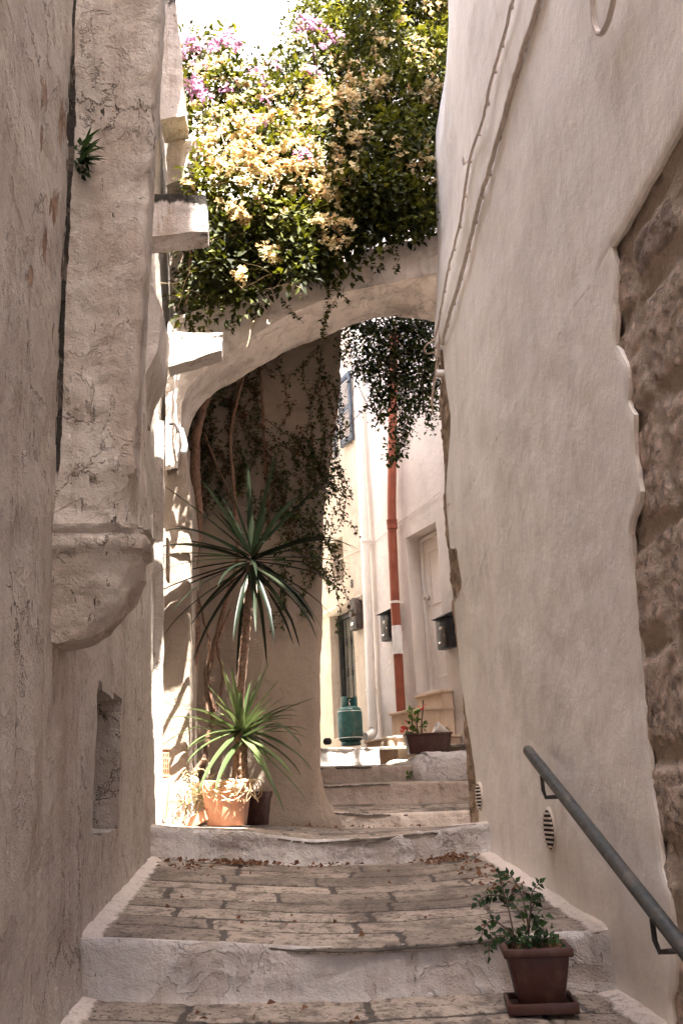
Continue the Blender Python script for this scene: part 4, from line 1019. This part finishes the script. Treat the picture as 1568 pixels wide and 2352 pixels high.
for k in range(50):
    p = bp+ro @ Vector((U(-.09, .09), U(-.09, .09), .193+abs(random.gauss(0, .03)))); lf.leaf(p, (U(-1, 1), U(-1, 1), U(-.2, .8)), U(.02, .042), U(.016, .03), .2)
for k in range(34):
    a_ = U(0, 6.3); rr = abs(random.gauss(0, .03)); lf.leaf(bp+Vector((-.015+rr*math.cos(a_), rr*math.sin(a_), U(.19, .3))), (math.cos(a_), math.sin(a_), U(-.3, .6)), U(.025, .045), .028, .2)
st.build('stem', M['twig'], PT); lf.build('foliage', M['pot_leaf'], PT)
dl = MB()
for k in range(60): dl.leaf(bp+ro @ Vector((U(-.1, .1), U(-.1, .1), .19)), (U(-1, 1), U(-1, 1), U(-.1, .3)), .03, .02, .3)
dl.build('withered_leaves', M['litter'], PT)

# big terracotta pot with the two headed yucca
random.seed(23)
yy = 7.12; yp = atY(516, 1900, yy); yp.z = lerp(eB(yp.x), kB(yp.x), (yy-6.2)/1.8)+.004
top = atY(526, 1798, yy); ph = top.z-yp.z
YP = thing('potted_yucca', yp, 'tall two headed yucca in a terracotta pot standing in the sun on the landing', 'potted plant')
cx = (yp.x+top.x)/2; yo = Vector((cx, yy, yp.z))
b = MB(); b.lathe(yo, [(.128, 0), (.133, .006), (.15, ph*.45), (.166, ph*.82), (.17, ph*.83), (.184, ph*.845), (.188, ph*.99), (.184, ph), (.168, ph), (.165, ph*.93)], 48); b.build('pot', M['terra'], YP)
b = MB(); b.grid(frange(0, 6.2832, .3), [0, .05, .1, .166], lambda a_, r: yo+Vector((math.cos(a_)*r, math.sin(a_)*r, ph*.94+.01*math.sin(a_*5)*r*8))); b.build('soil', M['soil'], YP)
h1 = atY(556, 1682, yy); h2 = atY(578, 1290, yy+.02)
b = MB()
def trunk(mb, P_, r0, r1, ring=.02):
    S = smooth_path(P_, 10); n = len(S); rr = [lerp(r0, r1, i/n)*(1+.10*math.sin(i*2.1)+U(-.09, .09)) for i in range(n)]; mb.tube(S, rr, 12, jit=.1)
trunk(b, [atY(541, 1800, yy), atY(549, 1690, yy), atY(551, 1600, yy), atY(560, 1500, yy), atY(567, 1420, yy), atY(573, 1360, yy), atY(577, 1300, yy)], .03, .033)
trunk(b, [atY(560, 1800, yy-.03), atY(557, 1750, yy-.03), atY(556, 1700, yy-.02)], .035, .03); b.build('trunk', M['palebark'], YP)
b = MB()
for k in range(46):
    f = k/46; el = lerp(1.15, -.85, f**.62)+U(-.15, .15); az = k*2.39996+U(-.3, .3); hr = max(.012, .035*(1-abs(f-.5)))
    d = Vector((math.cos(az)*math.cos(el), math.sin(az)*math.cos(el)*(.9 if math.sin(az) < 0 else .6), math.sin(el)))
    L = lerp(.66, .95, random.random())*(1. if f > .12 else 1.0)
    b.blade(h2+Vector((d.x*hr, d.y*hr, .13*(1-f)-.06)), d, L, U(.042, .058), lerp(.15, .95, f)*U(.7, 1.5), n=10, kink=(U(.35, .7) if random.random() < .28 and f > .25 else None))
for dx, dz, L in ((-.02, 1, .72), (.75, .75, .62), (-.7, .8, .5), (-.3, 1, .58)): b.blade(h2+Vector((0, -.02, .05)), (dx, -.1, dz), L, .06, .03)
for dx, dz in ((.9, -.7), (.75, -1), (-.9, -.75), (-1, -.5), (.2, -1), (-.5, -1)): b.blade(h2, (dx, -.25, .3), .85, .062, 1.0*abs(dz)+.5, n=12)
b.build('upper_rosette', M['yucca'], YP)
b = MB()
for tx, ty in ((532, 1535), (600, 1545), (575, 1568), (493, 1610), (628, 1600), (508, 1513), (478, 1575), (512, 1540), (620, 1518), (590, 1548), (641, 1560), (651, 1602), (655, 1620), (720, 1602)):
    tip = atY(tx, ty, yy-.12+U(-.1, .2)); o = h1+Vector((U(-.01, .01), 0, .03)); b.blade(o, tip-o, (tip-o).length*1.03, U(.052, .07), .04)
for tx, ty, up in ((690, 1702, .5), (681, 1707, .5), (676, 1762, .35), (647, 1822, .45), (645, 1835, .2), (625, 1830, .1), (648, 1860, .0), (612, 1870, 0), (660, 1790, .3), (425, 1715, .45), (405, 1775, .45), (400, 1795, .3), (430, 1720, .6), (440, 1800, .1), (480, 1790, .2), (500, 1810, .3), (545, 1860, .4), (520, 1870, .3), (610, 1820, .3), (590, 1850, .2), (635, 1780, .5), (460, 1740, .4), (620, 1800, .1), (667, 1725, .2)):
    o = h1+Vector((U(-.02, .02), 0, U(-.06, .02))); tip = atY(tx, ty, yy-.22+U(-.05, .35)); L = (tip-o).length; d = (tip-o).normalized()+Vector((0, 0, up+.45)); b.blade(o, d, L*1.2, U(.052, .074), (up+.5)*1.1, n=11, kink=(.55 if random.random() < .18 else None))
for k in range(16):
    az = U(0, 6.28); el = U(-.5, .9); b.blade(h1+Vector((0, 0, U(-.05, .03))), (math.cos(az)*math.cos(el), math.sin(az)*math.cos(el), math.sin(el)), U(.28, .42), U(.045, .06), U(.3, 1.2))
b.build('lower_rosette', M['yucca_lit'], YP)
b = MB()
for k in range(20):
    az = U(0, 6.28); b.blade(h2+Vector((math.cos(az)*.03, math.sin(az)*.03, -.08-U(0, .08))), (math.cos(az)*.6, math.sin(az)*.6, -.5), U(.16, .34), .022, 1.8, n=7, wpow=.8)
b.build('dead_leaves', M['wood'], YP)
b = MB(); random.seed(3)
for k in range(26):       # dried surface roots spilling over the rim
    a_ = U(-2.9, -.2); c0 = yo+Vector((math.cos(a_)*.12, math.sin(a_)*.12, ph*1.02)); P_ = [c0]
    r_ = .19+U(0, .05); sw = U(-1.6, 1.6); dr = U(.0, .15)
    P_ += [yo+Vector((math.cos(a_+sw*.3)*r_, math.sin(a_+sw*.3)*r_, ph*1.03)), yo+Vector((math.cos(a_+sw*.7)*(r_+.015), math.sin(a_+sw*.7)*(r_+.015), ph-dr*.7)), yo+Vector((math.cos(a_+sw)*r_, math.sin(a_+sw)*r_, ph-dr))]
    if random.random() < .5: P_.append(yo+Vector((math.cos(a_+sw*1.6)*(r_-.01), math.sin(a_+sw*1.6)*(r_-.01), ph-dr*.2)))
    b.tube(smooth_path(P_, 5), U(.0025, .0055), 5)
for x0 in (498, 505, 545, 552, 566, 574):
    P_ = [atY(x0+U(-3, 3)+10*math.sin(k*.8+x0), 1800+k*14, yy-.2+.004*k) for k in range(int(U(3, 7)))]; b.tube(smooth_path(P_, 5), .0025, 5)
b.build('dry_roots', M['drystem'], YP)
# dark pot behind
q = atY(588, 1898, 7.5); q.z = lerp(eB(q.x), kB(q.x), .72)+.004
DP = thing('dark_flower_pot', q, 'empty dark brown flower pot in the shade behind the terracotta pot', 'flower pot')
b = MB(); b.lathe(q, [(.085, 0), (.09, .005), (.112, .19), (.122, .192), (.125, .23), (.115, .23), (.11, .2)], 32); b.build('pot', M['brown'], DP); b = MB(); b.lathe(q+Vector((0, 0, .19)), [(.11, 0), (.11, .006)], 24); b.build('soil', M['soil'], DP)

# heap beside the pot: stones, tile, plaque, dry weed
def stone_thing(x, y, Y, s, mat, label, name='rock', sd=0, pw=3.):
    c = atY(x, y, Y); b = MB()
    def f(u, v):
        p = lump(u, v, c, s, pw); q = p-c; return p+q.normalized()*(.16*min(s)*nz(q*(1/max(s)), 1.6+sd)+.05*min(s)*nz(q*(1/max(s)), 6)), (0, 0, 0)
    b.grid(frange(-math.pi, math.pi, .12), frange(-math.pi/2, math.pi/2, .12), f); return tag(b.build(name, mat), label, name.replace('_', ' '))
stone_thing(413, 1858, 7.3, (.11, .1, .16), M['bright'], 'large sunlit white stone beside the terracotta pot', sd=1)
stone_thing(430, 1800, 7.45, (.08, .08, .05), M['bright'], 'flat pale stone topmost of the heap beside the pot', sd=2)
stone_thing(447, 1868, 7.35, (.1, .08, .09), M['cream'], 'cream stone half hidden behind the dry weed', sd=3)
b = MB(); q = atY(377, 1835, 7.0); b.box(q, (.05, .06, .26), Matrix.Rotation(R_(5), 3, 'Y'), .006); tag(b.build('tile_shard', M['terra']), 'upright terracotta tile shard against the sunlit left wall', 'tile')
b = MB(); q = atY(458, 1880, 7.05); b.box(q, (.2, .02, .07), Matrix.Rotation(R_(-24), 3, 'Y'), .004); tag(b.build('broken_tile', M['terra']), 'broken terracotta tile lying under the dry weed', 'tile')
q = atY(375, 1752, 7.0); PL = thing('terracotta_plaque', q-Vector((0, 0, .1)), 'small pierced terracotta plaque fixed low on the sunlit left wall', 'plaque')
rz = Matrix.Rotation(R_(50), 3, 'Z'); b = MB(); b.box(q, (.085, .03, .17), rz, .006); b.box(q+Vector((0, 0, .09)), (.1, .045, .016), rz, .004); b.box(q-Vector((0, 0, .09)), (.1, .045, .016), rz, .004); b.build('slab', M['terra'], PL)
b = MB(); rnd = random.Random(8)
for i in range(4):
    for j in range(4): b.tube([q+rz @ Vector((-.028+i*.018+rnd.uniform(-.003, .003), -.0175, -.06+j*.035)), q+rz @ Vector((-.028+i*.018+rnd.uniform(-.004, .004), -.0175, -.045+j*.035))], .004, 6)
b.build('relief', M['brown'], PL)
b = MB(); random.seed(12)
WD = thing('dry_weed', atY(440, 1895, 7.2), 'sunlit tangle of dry yellow weed spilling beside the terracotta pot', 'plant')
lf = MB()
for k in range(95):
    x, y = random.gauss(445, 24), random.gauss(1815, 26); P_ = [atY(x, y, 7.2+U(-.1, .15))]; d = Vector((U(-1, 1), U(-.6, .4), U(-.6, 1))).normalized()
    for i in range(5): d = (d+Vector((U(-.5, .5), U(-.3, .3), U(-.6, .3)))).normalized(); P_.append(P_[-1]+d*U(.015, .04))
    b.tube(smooth_path(P_, 3), U(.0012, .003), 4)
    for i in range(5): lf.leaf(random.choice(P_), (U(-1, 1), U(-1, .5), U(-1, 1)), U(.012, .035), U(.007, .015), .2)
b.build('stem', M['drystem'], WD); lf.build('foliage', M['weed'], WD)

# bougainvillea
random.seed(31)
BG = thing('bougainvillea', atY(430, 1880, 7.8), 'huge bougainvillea with cream and pink bracts sprawling over the white arch', 'bougainvillea')
def inpoly(x, y, poly):
    c = False; j = len(poly)-1
    for i in range(len(poly)):
        xi, yi = poly[i]; xj, yj = poly[j]
        if (yi > y) != (yj > y) and x < (xj-xi)*(y-yi)/(yj-yi)+xi: c = not c
        j = i
    return c
OUT = [(405, 95), (440, 80), (470, 95), (500, 82), (545, 92), (560, 125), (600, 150), (640, 150), (675, 120), (668, 60), (690, 30), (655, -10), (700, -80), (1080, -80), (1060, 300), (1040, 540), (990, 535), (930, 545), (850, 570), (820, 600), (770, 625), (700, 640), (640, 650), (560, 690), (500, 725), (440, 740), (425, 700), (430, 600), (470, 560), (465, 440), (440, 400), (450, 330), (425, 280)]
lv = MB(); ncl = 0; clumps = []
tries = 0
while len(clumps) < 1350 and tries < 90000:
    tries += 1
    x, y = U(400, 1075), U(-80, 745)
    if not inpoly(x, y, OUT): continue
    base = interp([(-80, 7.9), (100, 7.5), (350, 6.75), (560, 6.6), (740, 6.8)], y)+interp([(400, .15), (550, -.1), (800, .1), (1050, .25)], x)
    base += .22*noise.noise(Vector((x*.011, y*.011, 3)))
    if len(clumps) > 950 and x < 760: continue
    Y = base+random.random()**1.4*1.15
    c = atY(x, y, Y)
    if (c.x > XR(min(Y, 7), c.z)-.1 and Y < 7.1): continue
    xl = c.x-(10.2-c.y)*.372; zl_ = 2.5+(10.2-c.y)*2.39
    if abs(c.z-zl_) < .35 and .3 < xl < 1.25: continue
    if any((c-d).length < .05 for d, _, _, _ in clumps[-200:]): continue
    clumps.append((c, U(.09, .19), (x, y), Y-base))
for c, r, (x, y), dep in clumps:
    edge = min(1, max(.35, (x-400)/80))
    n = int(r*r*2000*U(.6, 1.25)*(1 if dep < .5 else .8)); n = int(n*.95)
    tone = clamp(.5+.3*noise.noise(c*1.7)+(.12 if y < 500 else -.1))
    for k in range(n):
        d = Vector((random.gauss(0, 1), random.gauss(0, 1)-.35, random.gauss(0, 1)+.1)).normalized(); p = c+d*r*(random.random()**.45)*Vector((1.05, 1, .9)).length*.6
        ld = (d+Vector((U(-.6, .6), U(-.6, .3), U(-1.1, .25)))).normalized(); nn = Vector((U(-.5, .5), U(-.9, 0), U(.3, 1)))
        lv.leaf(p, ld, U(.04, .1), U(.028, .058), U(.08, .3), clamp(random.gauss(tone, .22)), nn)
# wispy shoots against the sky wall
tw = MB()
for pts in (((660, 190), (650, 130), (640, 90), (615, 70)), ((640, 160), (610, 140), (585, 150)), ((690, 60), (668, 30), (655, -10)), ((670, 120), (645, 60), (655, 40)), ((560, 140), (585, 110), (600, 105)), ((600, 160), (640, 110), (680, 90)), ((430, 720), (438, 742), (440, 755)), ((650, 690), (672, 720), (690, 735)), ((590, 690), (600, 715), (585, 728)), ((760, 660), (752, 700), (745, 740), (740, 775)), ((770, 640), (778, 670), (800, 690)), ((780, 610), (770, 690), (742, 730), (745, 775)), ((880, 560), (875, 590), (868, 625)), ((905, 560), (912, 600), (905, 628)), ((540, 700), (535, 740), (530, 760)), ((860, 580), (852, 610), (880, 615))):
    Yv = 6.88 if pts[0][1] > 500 else 7.3
    P_ = [atY(x, y, Yv+U(-.03, .03)) for x, y in pts]; P_ = smooth_path(P_, 6); tw.tube(P_, .0035, 5)
    for p in P_:
        for k in range(3 if pts[-1][1] > 770 else 2): lv.leaf(p, (U(-1, 1), U(-1, .2), U(-1, .4)), U(.03, .055), U(.02, .034), .2, U(.15, .7))
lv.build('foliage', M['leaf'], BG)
cf = MB(); pf = MB()
def bracts(mb, c, n, r, s=1.):
    for k in range(n):
        q = c+Vector((random.gauss(0, r), random.gauss(0, r*.7), random.gauss(0, r*.8))); v = random.random()
        ax = Vector((U(-1, 1), U(-1.2, .2), U(-.6, .8))).normalized(); sx = ax.orthogonal().normalized()
        for j in range(3):
            dd = Matrix.Rotation(j*2.094+v, 3, ax) @ sx
            mb.leaf(q, dd*.8+ax*.7, U(.032, .05)*s, U(.03, .044)*s, .2, clamp(v+U(-.2, .2)))
CRM = [(480, 140, 16, 1.3), (470, 160, 12, 1), (440, 420, 6, .5), (505, 330, 22, 2), (540, 300, 22, 2), (575, 275, 20, 2), (600, 330, 26, 3), (560, 350, 24, 3), (630, 370, 24, 2.5), (525, 385, 18, 2), (560, 400, 18, 1.5), (650, 300, 20, 1.5), (700, 260, 26, 2.5), (740, 220, 24, 2.5), (720, 200, 20, 2), (790, 215, 20, 2), (760, 250, 18, 1.5), (690, 330, 22, 2), (740, 350, 20, 2), (700, 380, 22, 2), (770, 400, 16, 2), (745, 430, 18, 2), (760, 450, 16, 1.5), (720, 420, 16, 1.5), (545, 480, 14, 1.5), (550, 500, 8, 1), (625, 585, 13, 1.6), (610, 578, 8, .8), (552, 627, 10, 1), (745, 505, 16, 1.6), (770, 515, 12, 1.2), (755, 560, 10, 1), (775, 545, 8, .6), (640, 210, 16, 1), (600, 210, 16, 1), (560, 190, 16, .8), (490, 300, 16, 1.2), (480, 350, 12, .6), (650, 430, 10, .6), (590, 450, 8, .5), (510, 260, 16, .7), (660, 250, 16, 1), (820, 230, 16, 1.4), (850, 190, 14, 1), (870, 180, 14, .7), (985, 205, 20, 1.8), (970, 215, 14, 1.2), (1000, 190, 14, .9), (960, 110, 12, .5), (1010, 150, 10, .5), (930, 130, 8, .5), (820, 320, 12, 1), (830, 310, 8, .5), (955, 90, 8, .3), (1000, 240, 8, .4), (940, 60, 14, .5), (880, 20, 14, .5), (990, 20, 14, .5), (870, 90, 12, .4), (900, 220, 10, .3), (860, 300, 10, .3), (1015, 120, 10, .5), (800, 150, 20, .8), (770, 130, 20, .8), (850, 60, 16, .3), (690, 150, 18, .6), (980, 370, 12, .3), (940, 390, 10, .2), (620, 270, 18, 1.6), (660, 390, 18, 1.4), (590, 380, 16, 1.4), (480, 180, 14, .7), (530, 230, 18, .7), (815, 190, 16, 1.2), (700, 90, 12, .3)]
for x, y, r, w in CRM:
    for k in range(max(1, int(w*3.4))):
        xx, yy_ = random.gauss(x, r*.95), random.gauss(y, r*.45)
        base = interp([(-80, 7.9), (100, 7.5), (350, 6.75), (560, 6.6), (740, 6.8)], yy_)+interp([(400, .15), (550, -.1), (800, .1), (1050, .25)], xx)+.22*noise.noise(Vector((xx*.011, yy_*.011, 3)))
        bracts(cf, atY(xx, yy_, base-.1+U(-.06, .06)), 5, .032)
for k in range(130):
    x, y = (U(430, 840), U(150, 600)) if k < 90 else (U(780, 1040), U(-40, 420))
    if k < 90 and (y > 470 and random.random() < .75 or x < 470 and y > 350): continue
    CRM.append((x, y, 5, .2))
for x, y, r, w in CRM[-110:]:
    base = interp([(-80, 7.9), (100, 7.5), (350, 6.75), (560, 6.6), (740, 6.8)], y)+interp([(400, .15), (550, -.1), (800, .1), (1050, .25)], x)+.22*noise.noise(Vector((x*.011, y*.011, 3)))
    bracts(cf, atY(x, y, base-.06+U(-.06, .1)), 4, .026)
PNK = [(430, 110, 14, 1.6), (445, 95, 10, 1.2), (425, 90, 10, 1), (470, 115, 14, 1), (515, 95, 16, 2), (540, 100, 12, 1), (455, 205, 14, 1.6), (440, 195, 10, 1), (475, 230, 12, .8), (465, 150, 10, .6), (415, 130, 8, .8), (700, 55, 14, 1.4), (720, 50, 10, 1), (768, 85, 10, 1.2), (755, 75, 10, .8), (710, 165, 8, .8), (610, 200, 10, .5), (575, 165, 12, .6), (590, 285, 12, .6), (520, 200, 10, .5), (700, 355, 8, .5), (640, 150, 10, .3), (600, 240, 10, .3), (735, 110, 10, .7), (690, 70, 10, .8)]
for x, y, r, w in PNK:
    for k in range(max(1, int(w*4))):
        xx, yy_ = random.gauss(x, r*.7), random.gauss(y, r*.6)
        base = interp([(-80, 7.9), (100, 7.5), (350, 6.75), (560, 6.6), (740, 6.8)], yy_)+interp([(400, .15), (550, -.1), (800, .1), (1050, .25)], xx)+.22*noise.noise(Vector((xx*.011, yy_*.011, 3)))
        bracts(pf, atY(xx, yy_, base-.12+U(-.05, .05)), 5, .03)
cf.build('cream_bracts', M['cream_fl'], BG); pf.build('pink_bracts', M['pink_fl'], BG)
for k in range(60):       # bare twigs at the sunny left fringe and inside
    x, y = U(420, 640), U(230, 720); P_ = [atY(x, y, U(6.6, 7.0))]; d = Vector((U(-1, 1), U(-.3, .3), U(-.7, .5))).normalized()
    for i in range(7): d = (d+Vector((U(-.4, .4), U(-.2, .2), U(-.45, .2)))).normalized(); P_.append(P_[-1]+d*U(.03, .07))
    tw.tube(smooth_path(P_, 3), U(.0015, .003), 4)
tw.build('twigs', M['drystem'], BG)
sm = MB()
for pts, r0_, r1_, Y in (([(420, 1880), (424, 1780), (432, 1650), (438, 1540), (447, 1430), (440, 1330), (455, 1200), (448, 1080), (455, 980), (480, 900), (520, 830), (600, 700), (640, 560)], .048, .03, 7.72), ([(452, 1870), (470, 1740), (490, 1640), (478, 1560), (500, 1450), (522, 1370), (545, 1280), (540, 1150), (530, 1000), (560, 860)], .022, .012, 7.8),
        ([(478, 1640), (472, 1560), (480, 1480), (462, 1400), (440, 1320), (418, 1250)], .014, .008, 7.75), ([(490, 1650), (512, 1560), (500, 1480), (530, 1400)], .014, .01, 7.78), ([(430, 1860), (440, 1790), (470, 1745)], .03, .02, 7.6), ([(620, 1240), (612, 1120), (606, 1000), (600, 880), (590, 780)], .013, .012, 7.9), ([(470, 1000), (520, 1120), (560, 1210)], .01, .006, 7.86),
        ([(600, 700), (700, 560), (800, 470), (900, 380), (960, 260)], .03, .02, 7.5), ([(640, 640), (720, 460), (740, 300), (720, 120)], .025, .015, 7.4), ([(540, 760), (520, 560), (500, 400), (470, 260)], .02, .01, 7.3), ([(430, 700), (440, 560), (450, 430)], .015, .01, 7.1), ([(850, 560), (920, 500), (960, 380), (1000, 300)], .02, .012, 7.4), ([(800, 620), (870, 640), (900, 480)], .01, .01, 7.4)):
    P_ = smooth_path([atY(x, y, Y+U(-.02, .02)) for x, y in pts], 6); n = len(P_); sm.tube([p+Vector((U(-.004, .004), U(-.004, .004), 0)) for p in P_], [lerp(r0_, r1_, i/n)*U(.9, 1.12) for i in range(n)], 10, jit=.08)
sm.build('stems', M['bark'], BG)
# creeper over the shaded buttress wall
random.seed(77)
CR = thing('wall_creeper', atY(600, 1300, 7.95), 'thin brownish creeper clinging to the shaded wall behind the yucca', 'creeper')
lf = MB(); tw = MB(); wl = MB()
for k in range(150):
    x, y = (U(430, 775), U(770, 1180)) if k < 105 else (U(435, 600), U(840, 1120))
    if random.random() < .25: x, y = U(640, 770), U(950, 1330)
    P_ = [atY(x, y, 7.93+U(-.05, .03))]; d = Vector((U(-.5, .5), 0, U(-1, -.2))).normalized()
    for i in range(int(U(4, 12))): d = (d+Vector((U(-.4, .4), U(-.15, .15), U(-.35, .15)))).normalized(); q = P_[-1]+d*U(.04, .07); q.y = min(q.y, 7.97); P_.append(q)
    S_ = smooth_path(P_, 2); tw.tube(S_, U(.0015, .004), 4)
    old = random.random() < .3
    for p in S_:
        for j in range(3):
            (wl if old and random.random() < .8 else lf).leaf(p+Vector((U(-.02, .02), U(-.03, 0), U(-.02, .02))), (U(-1, 1), U(-.8, .1), U(-1, .3)), U(.022, .045), U(.014, .028), .2)
for pts in (((640, 1110), (700, 1070), (760, 1030), (790, 960)), ((640, 1020), (720, 1010), (775, 1000), (830, 945), (850, 930)), ((660, 1180), (715, 1200), (760, 1260), (795, 1320)), ((700, 1240), (735, 1300), (765, 1350)), ((600, 1010), (560, 1070), (470, 1090), (440, 1110)), ((650, 1250), (720, 1280), (760, 1340)), ((690, 1060), (730, 1110), (712, 1140)), ((640, 1180), (690, 1190), (740, 1245), (775, 1255))):
    S_ = smooth_path([atY(x, y, 7.85+U(-.04, .04)) for x, y in pts], 8); tw.tube(S_, .004, 5)
    for p in S_:
        for j in range(4): lf.leaf(p+Vector((U(-.03, .03), U(-.03, .03), U(-.03, .03))), (U(-1, 1), U(-.8, .3), U(-1, .5)), U(.025, .05), U(.016, .03), .2)
lf.build('foliage', M['vine'], CR); wl.build('withered_foliage', M['dryleaf'], CR); tw.build('stems', M['twig'], CR)
# creeper curtain under the right half of the arch
random.seed(91)
HC = thing('hanging_creeper', atY(900, 760, 8.1), 'dense creeper curtain hanging behind the right half of the arch in front of the drainpipes', 'creeper')
CP = [(784, 745), (800, 720), (1040, 720), (1030, 800), (1005, 860), (1000, 985), (985, 990), (975, 940), (940, 950), (945, 980), (930, 1030), (895, 1060), (888, 1050), (905, 1000), (915, 960), (880, 980), (850, 930), (865, 900), (840, 860), (825, 880), (800, 830), (780, 790)]
lf = MB(); tw = MB(); cnt = 0
while cnt < 1150:
    x, y = U(775, 1040), U(715, 1062)
    if not inpoly(x, y, CP): continue
    dens = 1 if (y < 860 and x > 850) else (.75 if x > 830 and y < 900 else .5)
    if random.random() > dens: continue
    cnt += 1; Y = 7.68+U(0, .42)*(1. if y < 850 else .6); c = atY(x, y, Y)
    for j in range(int(U(4, 10))): lf.leaf(c+Vector((random.gauss(0, .045), random.gauss(0, .04), random.gauss(0, .045))), (U(-1, 1), U(-1, .4), U(-1.1, .3)), U(.03, .055), U(.02, .034), .2, clamp(random.gauss(.4, .25)))
for k in range(70):
    x = U(800, 1010); y = U(730, 860); P_ = [atY(x, y, U(7.68, 7.95))]; d = Vector((U(-.3, .3), 0, -1)).normalized()
    for i in range(int(U(4, 11))): d = (d+Vector((U(-.3, .3), U(-.2, .2), U(-.5, .1)))).normalized(); P_.append(P_[-1]+d*U(.04, .07))
    if proj(P_[-1])[1] > 1060: continue
    S_ = smooth_path(P_, 3); tw.tube(S_, U(.0015, .0035), 4)
for pts in (((1005, 880), (960, 930), (930, 980), (915, 1040), (893, 1058)), ((1040, 700), (960, 745), (880, 760), (800, 745)), ((850, 850), (858, 920), (870, 960)), ((990, 800), (970, 900), (985, 980))):
    S_ = smooth_path([atY(x, y, 7.75) for x, y in pts], 8); tw.tube(S_, .005, 5)
    for p in S_:
        for j in range(5): lf.leaf(p+Vector((U(-.04, .04), U(-.04, .04), U(-.04, .04))), (U(-1, 1), U(-.8, .3), U(-1, .4)), U(.03, .055), U(.02, .034), .2)
lf.build('foliage', M['vine'], HC); tw.build('stems', M['twig'], HC)
# weed between upper steps
b = MB(); c = atY(1020-6, 1792, 9.35); c = atY(1018-2, 1793, 9.3)
c = atY(1016-0, 1793, 9.0); c = atY(1016, 1793, 9.0)
c = atY(945, 1790, 9.3)
for k in range(14): b.leaf(c+Vector((U(-.05, .05), U(-.03, .03), U(0, .06))), (U(-1, 1), U(-1, .2), U(0, 1)), .05, .025, .2, U(.3, .7))
tag(b.build('step_weed', M['gerleaf']), 'little green weed at the foot of the cream plinth', 'weed')
# fallen leaves
random.seed(15); b = MB()
def litter(n, fx, x0, x1, Y0, Y1, zf, big=1.):
    for k in range(n):
        x = U(x0, x1) if fx is None else random.gauss(*fx); Y = U(Y0, Y1); z = zf(x, Y)+.012
        b.leaf((x, Y, z), (U(-1, 1), U(-1, 1), U(-.15, .3)), U(.02, .045)*big, U(.015, .03)*big, .3)
zA = lambda x, Y: lerp(eA(x), kA(x), (Y-4)/2.18)
zB = lambda x, Y: lerp(eB(x), kB(x), (Y-6.2)/1.8)
litter(120, (-.2, .12), 0, 0, 6.0, 6.15, zA); litter(50, (-.5, .12), 0, 0, 5.7, 6.15, zA); litter(40, (.1, .3), 0, 0, 6.03, 6.15, zA)
litter(110, (1.02, .07), 0, 0, 5.95, 6.15, zA); litter(60, (1.1, .05), 0, 0, 4.6, 6.1, zA); litter(35, None, -.5, 1.1, 4.1, 6.1, zA, .8); litter(18, None, -.4, .9, 2.8, 3.9, lambda x, Y: lerp(bA(x)-.19, bA(x), (Y-1.2)/2.78)); litter(40, None, 0, 1.2, 7.8, 7.93, zB, .8)
tag(b.build('fallen_leaves', M['litter']), 'dry fallen leaves gathered along the risers and corners', 'leaf litter', None, 'stuff')

# ================================================================ LIGHT
SE, SA = R_(66), math.atan2(.35, -.94)      # elevation, compass angle from +Y towards +X
sd = Vector((.35*math.cos(SE), -.94*math.cos(SE), math.sin(SE))).normalized()
sl = bpy.data.lights.new('sun', 'SUN'); sl.energy = 2.9; sl.angle = R_(.5); sl.color = (1., .95, .87)
so = bpy.data.objects.new('sun', sl); COL.objects.link(so); so.rotation_euler = (-sd).to_track_quat('-Z', 'Y').to_euler(); so.location = sd*30
w = bpy.data.worlds.new('World'); SC.world = w; w.use_nodes = True; nt = w.node_tree; nt.nodes.clear()
sk = nt.nodes.new('ShaderNodeTexSky'); sk.sky_type = 'NISHITA'; sk.sun_disc = False; sk.sun_elevation = SE; sk.sun_rotation = SA
sk.air_density = .8; sk.dust_density = 3.5; sk.ozone_density = .4; sk.altitude = 50
bg = nt.nodes.new('ShaderNodeBackground'); bg.inputs[1].default_value = .085; ow = nt.nodes.new('ShaderNodeOutputWorld')
nt.links.new(sk.outputs[0], bg.inputs[0]); nt.links.new(bg.outputs[0], ow.inputs[0])
vs = SC.view_settings; vs.view_transform = 'Standard'; vs.look = 'None'; vs.gamma = 1.; vs.exposure = 4.15
SC.cycles.max_bounces = 10; SC.cycles.diffuse_bounces = 7; SC.cycles.sample_clamp_indirect = 6; SC.cycles.use_denoising = True
